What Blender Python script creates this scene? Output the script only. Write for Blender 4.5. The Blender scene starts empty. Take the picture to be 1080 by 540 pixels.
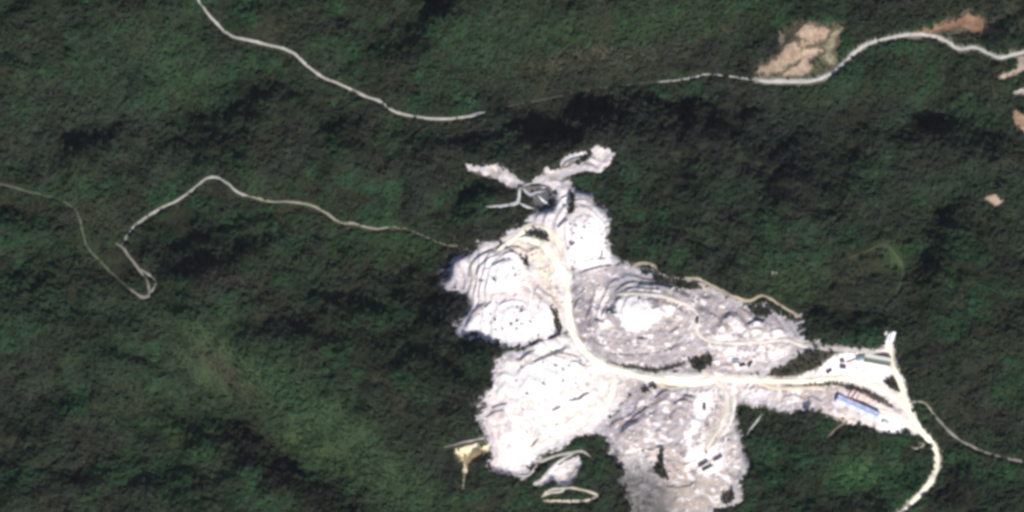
import bpy, math, random
import numpy as np
from mathutils import Vector, Matrix

# ------------------------------------------------------------------ camera, sky, sun, exposure
S = 1.2                                   # metres per map unit (the survey grid below is 1080 x 540 units)
SUN_AZ, SUN_EL = math.radians(157), math.radians(47)
CAM_H = 20000.0
HAZE = 0.75e-6
sc = bpy.context.scene
col0 = sc.collection

cd = bpy.data.cameras.new("satellite_camera")
cam = bpy.data.objects.new("satellite_camera", cd); col0.objects.link(cam)
cam.location = (0, 0, CAM_H); cam.rotation_euler = (0, 0, 0)
cd.sensor_width = 36; cd.lens = 36 * CAM_H / (1080 * S)
cd.clip_start = 10; cd.clip_end = 60000
sc.camera = cam

w = bpy.data.worlds.new("World"); sc.world = w; w.use_nodes = True
nt = w.node_tree; nt.nodes.clear()
sky = nt.nodes.new("ShaderNodeTexSky"); sky.sky_type = 'NISHITA'; sky.sun_disc = False
sky.sun_elevation = SUN_EL; sky.sun_rotation = SUN_AZ
bg = nt.nodes.new("ShaderNodeBackground"); bg.inputs[1].default_value = 0.11
wo = nt.nodes.new("ShaderNodeOutputWorld")
nt.links.new(sky.outputs[0], bg.inputs[0]); nt.links.new(bg.outputs[0], wo.inputs[0])

sd = bpy.data.lights.new("sun", 'SUN'); sd.energy = 5.0; sd.angle = math.radians(0.5); sd.color = (1, 0.96, 0.90)
sun = bpy.data.objects.new("sun", sd); col0.objects.link(sun)
TS = Vector((math.sin(SUN_AZ) * math.cos(SUN_EL), math.cos(SUN_AZ) * math.cos(SUN_EL), math.sin(SUN_EL)))
sun.rotation_euler = TS.to_track_quat('Z', 'Y').to_euler(); sun.location = TS * 3000

sc.view_settings.view_transform = 'Standard'; sc.view_settings.look = 'None'
sc.view_settings.exposure = 0.08; sc.view_settings.gamma = 1.0; sc.view_settings.use_curve_mapping = False
sc.cycles.max_bounces = 6; sc.cycles.diffuse_bounces = 3
sc.cycles.pixel_filter_type = 'BLACKMAN_HARRIS'; sc.cycles.filter_width = 3.4

# ------------------------------------------------------------------ survey grid (1 unit cells) and tools
U0, V0, NU, NV = -180, -180, 1440, 900
uu, vv = np.meshgrid(np.arange(NU) + U0, np.arange(NV) + V0)
uu = uu.astype(np.float32); vv = vv.astype(np.float32)
KX, KY = np.meshgrid(np.fft.fftfreq(NU) * 2 * np.pi, np.fft.fftfreq(NV) * 2 * np.pi)
KK = np.sqrt(KX ** 2 + KY ** 2); KK[0, 0] = 1

def fbm(seed, beta, lo, hi, ax=0.0, stretch=1.0):
    """band-limited random field; lo/hi = shortest/longest wavelength in units; stretched along angle ax."""
    r = np.random.default_rng(seed)
    f = np.fft.fft2(r.standard_normal((NV, NU)))
    c, s = math.cos(ax), math.sin(ax)
    a = (KX * c + KY * s) * stretch; b = -KX * s + KY * c
    k = np.sqrt(a * a + b * b); k[0, 0] = 1e-6
    g = k ** (-beta) * np.exp(-(k * lo / 6.283) ** 2) * (1 - np.exp(-(k * hi / 6.283) ** 2))
    g[0, 0] = 0
    o = np.real(np.fft.ifft2(f * g)); return (o / o.std()).astype(np.float32)

def blur(a, sg):
    return np.real(np.fft.ifft2(np.fft.fft2(a) * np.exp(-0.5 * (KK * sg) ** 2 * (KK > 0)))).astype(np.float32)

def sstep(a, b, x):
    t = np.clip((x - a) / (b - a), 0, 1); return t * t * (3 - 2 * t)

def win(pts, pad):
    p = np.array(pts, float)
    x0 = int(max(p[:, 0].min() - pad - U0, 0)); x1 = int(min(p[:, 0].max() + pad - U0 + 1, NU))
    y0 = int(max(p[:, 1].min() - pad - V0, 0)); y1 = int(min(p[:, 1].max() + pad - V0 + 1, NV))
    return slice(y0, max(y1, y0)), slice(x0, max(x1, x0))

def seg_dist(pts, w, closed=False):
    x, y = uu[w], vv[w]; d = np.full(x.shape, 1e9, np.float32); side = np.zeros_like(d); tt = np.zeros_like(d)
    n = len(pts); m = n if closed else n - 1
    L = [math.hypot(pts[(i + 1) % n][0] - pts[i][0], pts[(i + 1) % n][1] - pts[i][1]) for i in range(m)]
    acc = 0
    for i in range(m):
        ax, ay = pts[i]; bx, by = pts[(i + 1) % n]; dx, dy = bx - ax, by - ay
        l2 = dx * dx + dy * dy + 1e-9
        t = np.clip(((x - ax) * dx + (y - ay) * dy) / l2, 0, 1)
        px, py = x - ax - t * dx, y - ay - t * dy
        q = np.sqrt(px * px + py * py); k = q < d
        d = np.where(k, q, d); side = np.where(k, np.sign(dx * (y - ay) - dy * (x - ax)), side)
        tt = np.where(k, (acc + t * L[i]) / max(sum(L), 1e-6), tt); acc += L[i]
    return d, side, tt

def inside(pts, w):
    x, y = uu[w], vv[w]; r = np.zeros(x.shape, bool); n = len(pts)
    for i in range(n):
        ax, ay = pts[i]; bx, by = pts[(i + 1) % n]
        if ay == by: continue
        c = ((ay > y) != (by > y)) & (x < (bx - ax) * (y - ay) / (by - ay) + ax); r ^= c
    return r

NZ1 = fbm(1, 1.0, 3, 40); NZ2 = fbm(2, 0.6, 2.2, 12); NZ3 = fbm(3, 1.2, 8, 120); NZ4 = fbm(4, 1.5, 30, 400)
STRK = fbm(5, 0.6, 2.2, 14, math.radians(-22), 4.0)     # long thin streaks running WSW-ENE
RUB = fbm(6, 0.3, 2.0, 7)

def poly(pts, soft=1.5, rough=1.5, streak=0.0, pad=14, off=0.0):
    w = win(pts, pad); d, _, _ = seg_dist(pts, w, True)
    sd_ = np.where(inside(pts, w), d, -d) + rough * NZ1[w] * 0.6 + rough * NZ2[w] * 0.5 + streak * STRK[w] - off
    m = np.zeros((NV, NU), np.float32); m[w] = sstep(-soft, soft, sd_); return m

def stroke(pts, wd, soft=1.2, rough=0.5, pad=None):
    w = win(pts, (pad or wd * 2 + 6)); d, _, _ = seg_dist(pts, w)
    m = np.zeros((NV, NU), np.float32); m[w] = 1 - sstep(wd / 2 - soft * .5, wd / 2 + soft, d + rough * NZ2[w]); return m

def gblob(cx, cy, rx, ry, ang=0):
    a = math.radians(ang); c, s = math.cos(a), math.sin(a)
    x = (uu - cx) * c + (vv - cy) * s; y = -(uu - cx) * s + (vv - cy) * c
    return np.exp(-0.5 * ((x / rx) ** 2 + (y / ry) ** 2)).astype(np.float32)

def catmull(pts, step=2.0):
    p = [np.array(q, float) for q in pts]; p = [2 * p[0] - p[1]] + p + [2 * p[-1] - p[-2]]; out = []
    for i in range(1, len(p) - 2):
        n = max(2, int(np.linalg.norm(p[i + 1] - p[i]) / step))
        for k in range(n):
            t = k / n
            out.append(0.5 * ((2 * p[i]) + (-p[i - 1] + p[i + 1]) * t + (2 * p[i - 1] - 5 * p[i] + 4 * p[i + 1] - p[i + 2]) * t * t
                              + (-p[i - 1] + 3 * p[i] - 3 * p[i + 1] + p[i + 2]) * t ** 3))
    out.append(p[-2]); return [tuple(q) for q in out]

# ------------------------------------------------------------------ roads: centre lines, width, colour
cream = (.82, .74, .60); bright = (.80, .76, .70); greyroad = (.42, .41, .40); tan = (.34, .28, .21); dim = (.16, .155, .12)
ROADS = [
 ('lane', [(207,-190),(200,-90),(206,-12),(215,8),(228,24),(243,37),(262,42),(282,47),(308,55),(325,70),(340,81),(360,89),(385,101),(402,107),(410,114),(425,120),(450,124),(472,125),(492,122.5),(512,118)], 2.8, (.33,.315,.29), "pale grey lane winding down from the top edge through dark forest"),
 ('lane', [(512,118),(540,111),(580,103),(620,95),(660,89),(693,86)], 1.6, (.075,.072,.062), "narrow lane half hidden by trees north of the quarry prongs"),
 ('lane', [(693,86),(710,84.5),(730,81.5),(745,78),(770,80),(784,82),(798,84.5)], 2.0, (.32,.31,.30), "thin broken stretch of lane half hidden under trees west of the tan fields"),
 ('lane', [(798,84),(830,85.5),(860,84),(878,76),(890,66),(905,52),(920,44),(945,38),(965,36),(985,38),(1000,44),(1012,51),(1030,50),(1050,59),(1060,59.5),(1080,55),(1130,50),(1260,60)], 3.6, (.42,.40,.36), "pale curved road sweeping past the tan fields to the east"),
 ('track', [(128,258),(132,252),(140,240),(155,228),(170,219),(190,209),(205,198),(218,188),(228,187),(240,193),(250,202),(263,207)], 2.6, (.31,.31,.275), "light gravel track climbing to a sharp bend on the west ridge"),
 ('track', [(263,207),(285,212),(310,213),(330,217),(345,225),(358,234),(375,236),(395,241),(412,239),(430,241)], 2.3, (.22,.21,.17), "narrow dirt track running east from the ridge bend"),
 ('track', [(430,241),(450,250),(470,258),(488,259)], 1.7, (.15,.145,.115), "faint end of the dirt track reaching the western quarry"),
 ('track', [(120,255),(130,262),(136,270),(146,283),(155,297),(158,310),(150,313),(135,303)], 2.8, (.25,.22,.19), "brown dirt track dropping south to a hairpin"),
 ('track', [(146,283),(158,290),(165,297),(160,307),(155,312)], 2.4, (.26,.25,.22), "short looped dirt spur beside the hairpin"),
 ('footpath', [(135,303),(120,290),(105,275),(92,260),(86,240),(83,228),(75,217),(55,208),(30,202),(0,194),(-60,185),(-180,170)], 2.0, (.095,.10,.07), "faint grassy path curving off to the western edge"),
 ('footpath', [(958,424),(975,425),(990,443),(1010,462),(1040,477),(1080,487),(1130,495),(1260,520)], 2.6, (.20,.19,.16), "thin grey footpath running southeast through the trees"),
 ('road', [(938,362),(938,372),(941,384),(948,400),(954,418),(961,438),(972,455),(984,469),(988.5,488),(981,508),(967,524),(950,540),(925,565),(900,620),(890,720)], 5.4, cream, "cream access road leaving the yard in a wide bend southward"),
 ('haul_road', [(758,399),(800,401.5),(850,401.5),(888,399),(915,404.5),(936,414),(953,428),(961,438)], 5.2, cream, "straight cream haul road joining quarry and access road"),
 ('haul_road', [(926,431),(940,438),(954,446),(968,455)], 3.6, (.84,.77,.64), "short cream spur from the blue shed to the access road"),
 ('haul_road', [(800,404),(820,409),(845,409),(870,409)], 3.4, (.62,.50,.38), "narrow tan road running alongside the straight haul road"),
 ('haul_road', [(546,251),(562,253),(575,260),(586,276),(597,298),(599,322),(603,348),(615,369),(635,385),(660,393),(690,400),(724,404),(758,399)], 6.6, (.92,.83,.68), "broad cream haul road threading the centre of the quarry"),
 ('haul_road', [(524,264),(536,256),(546,248),(560,239.5),(574,241),(585,250),(592,266)], 5.0, cream, "cream road arching over a dark oval of scrub"),
 ('haul_road', [(648,311),(665,309.5),(690,311),(710,316),(728,324),(736,335),(735,348),(745,358),(770,362),(800,361),(830,358),(846,364),(870,366.5)], 3.2, (.63,.57,.50), "tan quarry road curving around the white eastern dome"),
 ('track', [(845,364),(870,366.5),(900,368.5),(925,373),(937,378)], 4.2, (.44,.40,.37), "greyish upper track linking the quarry to the yard"),
 ('track', [(664,284),(670,279),(680,277),(690,280),(695,288),(710,293),(735,294),(750,301),(775,313),(790,317),(805,312),(820,320),(845,335)], 3.0, tan, "tan rim track along the quarry's northeastern edge"),
 ('track', [(740,296),(743,305),(756,318)], 2.6, (.40,.35,.30), "short tan spur dropping off the rim track"),
 ('haul_road', [(690,402),(708,409),(726,405),(742,399)], 3.2, (.60,.50,.37), "short tan slip road under the haul road fork"),
 ('haul_road', [(752,400),(764,410),(767,428),(762,446),(752,462),(744,474)], 4.0, (.62,.56,.48), "tan ramp descending to the southern pit floor"),
 ('haul_road', [(772,402),(775,425),(770,444),(760,462)], 3.4, (.66,.62,.56), "pale outer ramp on the southern pit's east side"),
 ('haul_road', [(566,440),(572,452),(584,457),(600,454),(618,444),(634,434),(644,420),(648,400)], 3.6, (.82,.75,.66), "cream S-shaped road in the southwestern workings"),
 ('haul_road', [(700,396),(725,400),(742,396)], 5.0, (.86,.82,.72), "bright bare apron at the haul road fork"),
 ('haul_road', [(556,330),(560,306),(552,298),(536,303),(520,304)], 3.2, (.84,.78,.70), "cream ramp below the oval northwestern bench"),
 ('track', [(566,488),(585,481),(605,477),(615,476),(623,482)], 3.0, (.40,.38,.33), "grey contour track above the southern spur"),
 ('track', [(571,524),(580,517),(600,514.5),(615,517),(630,522),(622,527),(600,528.5),(573,528)], 2.8, (.46,.42,.33), "pale lens-shaped loop track at the bottom edge"),
 ('track', [(565,511),(574,502),(584,491),(594,484),(607,478)], 2.4, (.48,.46,.43), "pale track edging the white spur's upper side"),
 ('track', [(598,511),(592,518),(580,520),(572,524)], 2.2, (.46,.43,.37), "short link from the white spur to the lens-shaped loop"),
 ('track', [(540,499),(548,502),(557,501),(564,494),(567,487)], 2.2, (.50,.48,.44), "pale rim track around the southwest quarry's lowest lobe"),
 ('track', [(610,486),(606,498),(597,508)], 2.4, (.44,.42,.38), "grey link track crossing the white spur"),
 ('track', [(548,196),(547,210),(543,214.5),(530,217),(512,218)], 3.0, (.44,.43,.44), "grey spur track ending west of the slate hollow"),
 ('track', [(546,213.5),(556,218),(564,220)], 2.6, (.46,.45,.46), "short grey track along the slate hollow's lower rim"),
 ('track', [(548,196),(560,194),(568,190),(582,184)], 2.6, (.44,.42,.41), "grey track linking the two northern prongs"),
 ('track', [(550,197),(558,205),(566,203),(576,201)], 2.4, (.34,.33,.37), "grey track across the slate hollow"),
 ('track', [(567,206),(574,212),(581,218)], 2.6, (.62,.61,.63), "white ramp slanting down the slate hollow"),
 ('footpath', [(786,462),(792,452),(797,446),(804,437)], 2.2, (.34,.36,.33), "thin pale path dropping from the quarry's southeast edge"),
 ('footpath', [(490,496),(489,508),(488,516)], 2.2, (.22,.20,.16), "faint dirt path below the yellow scar"),
 ('track', [(468,471.5),(490,465.5),(516,460.5)], 2.6, (.34,.29,.25), "pinkish dirt track above the yellow scar"),
 ('footpath', [(960,471),(967,473),(975,469),(968,467)], 1.8, (.30,.29,.24), "tiny looped path beside the access road bend"),
 ('footpath', [(895,272),(915,264),(932,258),(944,268),(952,282),(950,298),(944,308)], 2.4, (.05,.062,.034), "grassy path bending around the small eastern knoll"),
 ('footpath', [(872,462),(884,450),(894,444)], 2.0, (.20,.17,.14), "short dirt path dropping south from the yard"),
]
# ------------------------------------------------------------------ the relief: steep slopes that face away from the sun
nx, ny = -math.sin(SUN_AZ), math.cos(SUN_AZ)          # direction in which shadows fall, in map units (v points south)
D = np.zeros((NV, NU), np.float32)
steep = [  # cx, cy, rx, ry, angle, slope
    (18, 12, 26, 7, -30, .55), (100, 147, 26, 8, -22, .6), (232, 140, 26, 22, -35, .4), (285, 98, 34, 14, -12, .4), (425, 48, 44, 14, -30, .5),
    (262, 12, 20, 10, -25, .4), (462, 14, 22, 9, -20, .35),
    (222, 250, 34, 6, -30, .5), (252, 268, 34, 6, -26, .5), (262, 236, 34, 5, -20, .35), (200, 286, 24, 5, -12, .45), (215, 262, 60, 30, -20, .12),
    (350, 325, 60, 34, -18, .34), (460, 355, 40, 50, -25, .42), (490, 300, 22, 22, 0, .2), (300, 145, 60, 14, -4, .22),
    (560, 140, 110, 20, -8, .40), (470, 150, 40, 18, -10, .25), (690, 120, 50, 25, 0, .2), (505, 205, 28, 6, -35, .4), 
    (770, 125, 30, 26, 10, .45), (830, 172, 38, 24, -20, .45), (928, 60, 36, 9, -18, .5), (760, 52, 40, 7, -20, .35),
    (1012, 150, 34, 16, 18, .5), (985, 138, 20, 10, -10, .35), (1054, 34, 34, 6, -32, .6), (1040, 44, 20, 5, -10, .55),
    (988, 265, 14, 42, 32, .38), (1010, 290, 34, 34, 20, .26), (895, 344, 44, 13, -2, .42), (1020, 500, 60, 26, -14, .3), (985, 515, 22, 14, -20, .3),
    (60, 432, 40, 9, -22, .5), (28, 480, 40, 18, -30, .4), (90, 502, 44, 8, -10, .4), (262, 468, 18, 20, -50, .35), (300, 500, 50, 9, 35, .42), (240, 452, 26, 7, -20, .4),
    (135, 378, 26, 4, 16, .65), (8, 228, 16, 10, 0, .5), (34, 305, 34, 22, 0, .3), (185, 515, 40, 12, -8, .35), (110, 345, 50, 16, -10, .2),
    (478, 456, 26, 6, -14, .3), (660, 285, 40, 8, 10, .2), (720, 205, 40, 30, 0, .18), (880, 240, 40, 20, 0, .15), (640, 225, 20, 40, 0, .1),
    (1040, 410, 50, 30, 0, .15), (820, 480, 30, 30, 0, .12), (60, 250, 40, 20, 10, .15),
]
lit = [(270, 415, 70, 26, 38, .22), (400, 480, 40, 20, 30, .2),(522, 183, 26, 8, 20, .55), (610, 176, 26, 8, -25, .3),(498, 478, 16, 9, 0, .35),(300, 445, 60, 22, 35, .35), (190, 360, 30, 16, 40, .25), (420, 505, 40, 16, 30, .2), (250, 60, 120, 40, 0, .08), (640, 50, 120, 30, 0, .12),  # slopes that lean towards the sun
    (150, 60, 70, 30, -20, .22), (185, 95, 25, 15, 0, .15), (560, 50, 80, 25, -12, .25), (680, 28, 60, 14, -5, .3), (640, 75, 60, 14, -8, .2),
    (330, 190, 70, 16, 0, .18), (330, 455, 50, 24, 25, .25), (215, 395, 40, 24, 35, .2), (905, 500, 36, 20, 0, .25), (860, 300, 40, 16, 0, .18),
    (990, 100, 60, 18, 0, .15), (120, 200, 60, 22, 0, .12), (150, 400, 50, 20, 0, .15), (400, 240, 40, 16, 0, .15), (940, 270, 18, 26, 10, .3),
    (1040, 430, 40, 30, 0, .12), (480, 30, 40, 16, -20, .12), (860, 100, 50, 20, 0, .12),
]
for a in steep: D += a[5] * gblob(*a[:5])
for a in lit: D -= a[5] * gblob(*a[:5])
ROADC = np.zeros((NV, NU), np.float32)              # roads keep to open ground: no steep bank on their sunny side
for nm, pts, wd, c, lb in ROADS:
    if wd < 1.7: continue
    for q in (-4, 4, 12): ROADC = np.maximum(ROADC, stroke([(a - nx * q, b - ny * q) for a, b in catmull(pts, 8)], 16, 6, 0, 24))
ROADC = blur(ROADC, 3)
D = np.where(D > 0, D * (1 - .8 * ROADC), D)
DS = np.clip(D, 0, .8)
FOLD = fbm(8, 0.8, 5.5, 18, math.radians(-24), 3.2); FOLD2 = fbm(18, 0.8, 5, 16, math.radians(-8), 2.6)
D *= 2.1
D *= 1.0 + 0.30 * NZ1
D += (.16 + .75 * DS) * (.65 * FOLD + .45 * FOLD2)
R1 = fbm(9, 1.0, 16, 110, math.radians(-22), 1.7); R2 = fbm(19, 1.0, 14, 90, math.radians(35), 1.7)
D += 0.27 * np.tanh(1.2 * R1) * (1 + .4 * R2) + .18 * R2 + 0.12 * fbm(10, 0.8, 6, 26, math.radians(-20), 1.8) + 0.10 * NZ4
D = np.where(D > 0, D * (1 - .6 * ROADC), D)
kn = KX * nx + KY * ny
F = np.fft.fft2(D); F[0, 0] = 0
H = np.real(np.fft.ifft2(1j * kn * F / (kn ** 2 + 0.10 * KK ** 2 + (2 * np.pi / 800) ** 2))).astype(np.float32) * S
H -= H.mean()
print('relief', H.min(), H.max(), H.std())

# ------------------------------------------------------------------ quarry outlines (map units)
QP = {
 'north': [(566,191),(584,188),(600,193),(603,199),(612,204),(624,205),(626,214),(636,219),(643,228),(643,245),(642,262),(648,272),(655,278),(640,285),(622,292),(608,290),(600,275),(590,262),(577,242),(566,238),(556,232),(566,225),(583,222),(588,212),(584,200),(572,195)],
 'northwest': [(480,275),(484,270),(497,268),(505,258),(520,255),(530,249),(545,241),(562,236),(585,242),(597,262),(608,288),(606,310),(600,335),(602,352),(588,352),(575,358),(563,360),(550,364),(535,365),(522,361),(505,358),(492,353),(483,346),(490,335),(496,322),(492,312),(483,307),(470,305),(466,298),(476,292)],
 'east': [(606,288),(640,283),(656,277),(668,281),(690,284),(700,293),(735,298),(760,310),(775,318),(790,323),(808,322),(825,332),(838,346),(845,356),(870,364),(868,369),(845,367),(838,373),(832,381),(815,388),(805,396),(760,398),(735,392),(720,392),(690,393),(660,389),(640,385),(620,374),(604,352),(600,330),(604,310)],
 'southwest': [(533,373),(560,364),(602,350),(622,372),(645,386),(672,393),(672,410),(655,430),(640,445),(628,455),(605,463),(590,471),(572,478),(562,486),(560,497),(548,503),(538,498),(520,496),(514,489),(522,482),(517,470),(512,455),(505,440),(513,425),(520,405),(524,385)],
 'south': [(640,384),(690,392),(740,392),(800,397),(850,398),(880,403),(885,418),(878,427),(860,433),(830,433),(815,429),(805,428),(795,428),(785,423),(776,425),(772,440),(780,455),(786,478),(790,492),(782,505),(779,515),(781,526),(770,533),(755,534),(745,548),(690,556),(668,556),(662,546),(672,535),(659,525),(668,517),(655,509),(662,500),(652,490),(648,470),(640,462),(630,452),(640,445),(655,430),(668,410)],
 'yard': [(832,396),(860,390),(868,382),(884,372),(915,371),(934,366),(934,352),(945,352),(942,372),(948,392),(956,414),(962,436),(974,455),(966,460),(955,448),(950,457),(930,456),(912,449),(895,446),(880,441),(866,434),(872,418),(850,404)],
}
EXTRA = {   # smaller cleared patches of bare rock
 'prong': [(488,170),(497,174),(512,175),(520,171),(528,172),(532,178),(542,183),(549,191),(558,195),(550,200),(538,197),(526,191),(518,186),(512,187),(509,183),(505,180),(495,181)],
 'prong_east': [(562,195),(565,188),(573,182),(576,173),(581,179),(590,179),(600,175),(612,171),(621,167),(621,164),(612,167),(602,170),(596,176),(589,174),(592,168),(602,162),(616,159),(623,158),(627,152),(634,155),(650,160),(646,166),(645,173),(637,177),(633,185),(627,182),(618,180),(606,184),(598,187),(588,191),(575,194)],
 'scar': [(480,473),(500,470),(516,469),(515,475),(503,480),(494,487),(492,498),(489,498),(490,487),(483,480)],
 'spur': [(563,511),(574,501),(584,491),(598,486),(610,482),(613,491),(608,500),(598,513),(590,511),(583,503),(574,510)],
}
QM = {k: poly(p, 1.5, 2.0, {'northwest': 2.2, 'north': 1.5, 'southwest': 1.8, 'east': 1.2, 'south': 1.0}.get(k, .4)) for k, p in QP.items()}
for k, p in EXTRA.items(): QM[k] = poly(p, 1.0, .6, .5, off=.9 if 'prong' in k else 0)
# vegetated islands inside the workings
ISL = {
 'loop': [(552,250),(556,245),(566,243),(575,247),(577,253),(568,254),(558,252)],
 'fork': [(727,380),(736,377),(750,374),(752,381),(744,388),(738,392),(731,388)],
 'strip': [(640,382),(660,384),(690,388),(706,385),(722,381),(722,385),(706,390),(690,393),(660,388)],
 'bank': [(810,396),(818,389),(832,384),(845,374),(870,371),(884,371),(872,380),(862,388),(838,397)],
 'verge': [(582,326),(588,330),(593,345),(590,352),(585,342)],
 'oval': [(760,529),(764,520),(772,516),(775,521),(770,529),(763,532)],
 'knoll': [(551,273),(556,271),(557,279),(552,280)],
 'wedge': [(932,402),(940,396),(948,400),(950,413),(942,412)],
 'median': [(815,405),(840,406),(880,402),(905,407),(930,418),(945,430),(940,431),(920,421),(900,411),(878,406),(840,409)],
 'darkslot': [(600,203),(605,204),(606,216),(603,226),(600,224),(603,214)],
 'cliff': [(695,474),(701,473),(698,490),(704,505),(694,502),(690,495),(694,486)],
 'patch': [(676,410),(690,405),(692,408),(680,412)],
 'rimstrip': [(690,290),(705,295),(735,299),(740,305),(725,304),(700,299),(688,295)],
 'rimeast': [(790,324),(803,322),(815,330),(808,334),(796,332)],
 'hook': [(676,285),(686,284),(690,288),(680,290)],
}
IM = {k: poly(p, 1.0, 0.8) for k, p in ISL.items()}
ISLM = np.zeros_like(D)
for m in IM.values(): ISLM = np.maximum(ISLM, m)
Q = np.zeros_like(D)
for m in QM.values(): Q = np.maximum(Q, m)
QB = blur(Q, 5.0)

# ------------------------------------------------------------------ quarry relief: terraced mounds, benches, scarps
mounds = [(530,286,30,22,0,9), (545,332,36,22,0,10), (617,248,26,30,0,16), (570,410,42,34,-20,16), (548,470,26,18,0,9),
          (676,328,30,20,0,14), (715,335,70,42,10,9), (790,356,34,22,10,9), (720,425,30,20,0,7), (742,480,34,34,0,9), (665,455,22,16,0,8), (690,520,40,30,0,-6)]
Hs = blur(H, 18)
hill = np.zeros_like(H)
for cx, cy, rx, ry, an, h in mounds: hill += h * gblob(cx, cy, rx, ry, an)
NZL = fbm(21, 1.2, 22, 160)
hq = Hs * 0.40 + hill * 1.5 + 1.6 * NZL + .10 * NZ1
st = 3.6
t = hq / st; fl = np.floor(t); fr = t - fl
RISER = sstep(.70, .80, fr) * sstep(0, .3, QB)
terr = st * (fl + sstep(0.55, 1.0, fr)) + 0.15 * fr * st
mixq = sstep(0.25, 0.85, QB) * (1 - 0.8 * gblob(905, 410, 50, 40)) * (1 - .8 * gblob(700, 530, 45, 22)) * (1 - .9 * np.maximum.reduce([gblob(568, 400, 38, 20, -12), gblob(540, 445, 24, 24), gblob(620, 245, 18, 24), gblob(545, 338, 34, 18), gblob(670, 328, 14, 12), gblob(535, 288, 14, 11)]))
smooth_q = Hs * 0.40 + hill * 1.5 + 1.2 * NZL
H = H * (1 - sstep(0.05, 0.7, QB)) + sstep(0.05, 0.7, QB) * (smooth_q * (1 - mixq) + terr * mixq)
H += Q * (0.05 * RUB + 0.08 * NZ2) * (1 - 0.75 * gblob(905, 410, 50, 40))

def scarp(pts, h, reach=9.0, flip=None):
    """a cut rock face along a line: ground stands h higher on the sunward side (flip: on the other)."""
    global H
    pts = catmull(pts, 2.0) if len(pts) > 2 else pts
    w = win(pts, reach * 2 + 4); d, s, tt = seg_dist(pts, w)
    ax, ay = pts[0]; bx, by = pts[-1]
    sun_side = np.sign((bx - ax) * (-ny) - (by - ay) * (-nx))
    hi = s * sun_side * (-1 if flip else 1) > 0
    fall = np.exp(-(d / reach) ** 1.6); ends = sstep(0, .08, tt) * sstep(0, .08, 1 - tt)
    H[w] += np.where(hi, h * .62, -h * .38) * fall * np.clip(ends + 0.15, 0, 1) * sstep(0.0, 0.9, d)

for pts, h in [
    ([(519,280),(526,276),(533,273.5)], 5), ([(517,282),(518,290),(523,296)], 3), ([(494,292),(496,280),(504,271),(519,263),(534,261),(544,267)], 4.5),
    ([(500,292),(506,280),(515,272),(528,267)], 3.5), ([(490,346),(496,334),(502,325),(510,320)], 4), ([(513,322),(518,318)], 4), ([(517,311),(531,310)], 2.5),
    ([(527,320),(540,316),(552,318),(560,326)], 2.5), ([(560,365),(566,361),(573,359)], 7), ([(578,358),(583,356),(590,353)], 7), ([(548,381),(556,373),(566,368)], 3),
    ([(562,382),(576,376),(588,371),(598,366)], 5), ([(586,371),(598,373),(612,377)], 4), ([(602,380),(610,382),(616,386)], 4), ([(582,433),(592,429)], 6),
    ([(600,422.5),(611,420),(621,413.5)], 7), ([(560,471),(567,463)], 6), ([(551,449),(554,455)], 3), ([(575,458),(595,456),(612,447)], 3), ([(562,440),(572,449)], 2.5),
    ([(610,313),(604,330),(609,345),(618,358)], 5), ([(620,352),(632,363),(648,366)], 3), ([(627,336),(636,340)], 6), ([(639,328),(650,330)], 6), ([(624,322),(618,335),(622,345)], 3),
    ([(672,356),(682,358)], 6), ([(652,312),(645,325),(650,340),(662,350)], 4), ([(610,288),(622,284),(634,281),(646,280)], 5), ([(614,275),(628,273),(640,272)], 3.5),
    ([(601,258),(606,256)], 5), ([(588,240),(594,234),(598,231)], 6), ([(606,205),(604,214),(602,226)], 5), ([(586,268),(596,280),(604,290)], 3), ([(575,250),(588,262),(592,272)], 3),
    ([(697,318),(712,322),(722,332),(720,345)], 3.5), ([(688,350),(705,350),(716,344)], 3), ([(670,300),(690,300),(715,305),(738,318)], 4), ([(748,330),(757,335),(764,345)], 3.5),
    ([(764,336),(770,332),(774,334)], 5), ([(788,343),(796,338),(806,340)], 5.5), ([(770,352),(785,356)], 3), ([(808,350),(822,346),(832,352)], 3), ([(640,372),(665,374),(700,370),(725,358)], 3),
    ([(710,426),(720,421),(731,424)], 4.5), ([(721,417),(731,417.5)], 5), ([(655,456),(664,448),(674,444)], 6), ([(666,441),(676,434),(684,428)], 5), ([(690,420),(700,412),(712,408)], 4),
    ([(697,474),(699,487),(694,497)], 8), ([(672,474),(685,474),(700,470)], 3.5), ([(703,512),(715,514),(730,511)], 3), ([(735,493),(748,485.5)], 3), ([(722,490),(728,487),(735,484)], 3.5),
    ([(705,442),(712,432),(722,430)], 3), ([(750,440),(756,425),(757,410)], 3), ([(518,430),(526,427),(535,425)], 4), ([(512,440),(522,434),(532,432)], 3.5), ([(845,424),(856,418),(868,424)], 2.5),
    ([(790,410),(800,407),(812,412)], 3), ([(824,420),(836,416),(848,420)], 3), ([(592,176),(600,169),(616,164)], 4), ([(588,196),(596,200),(598,210)], 3.5), ([(545,198),(560,195),(578,197),(586,206)], 8),
    ([(470,471),(490,465),(516,460)], 4), ([(893,409),(915,413),(932,424)], 3), ([(866,437),(885,441)], 3),
]: scarp(pts, h * .8)
# the dark slate hollow west of the north pit
hol = poly([(552,197),(562,196),(578,197),(585,206),(583,218),(573,223),(562,216),(554,206)], 2, .8)
H -= 4 * blur(hol, 1.5)

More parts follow.
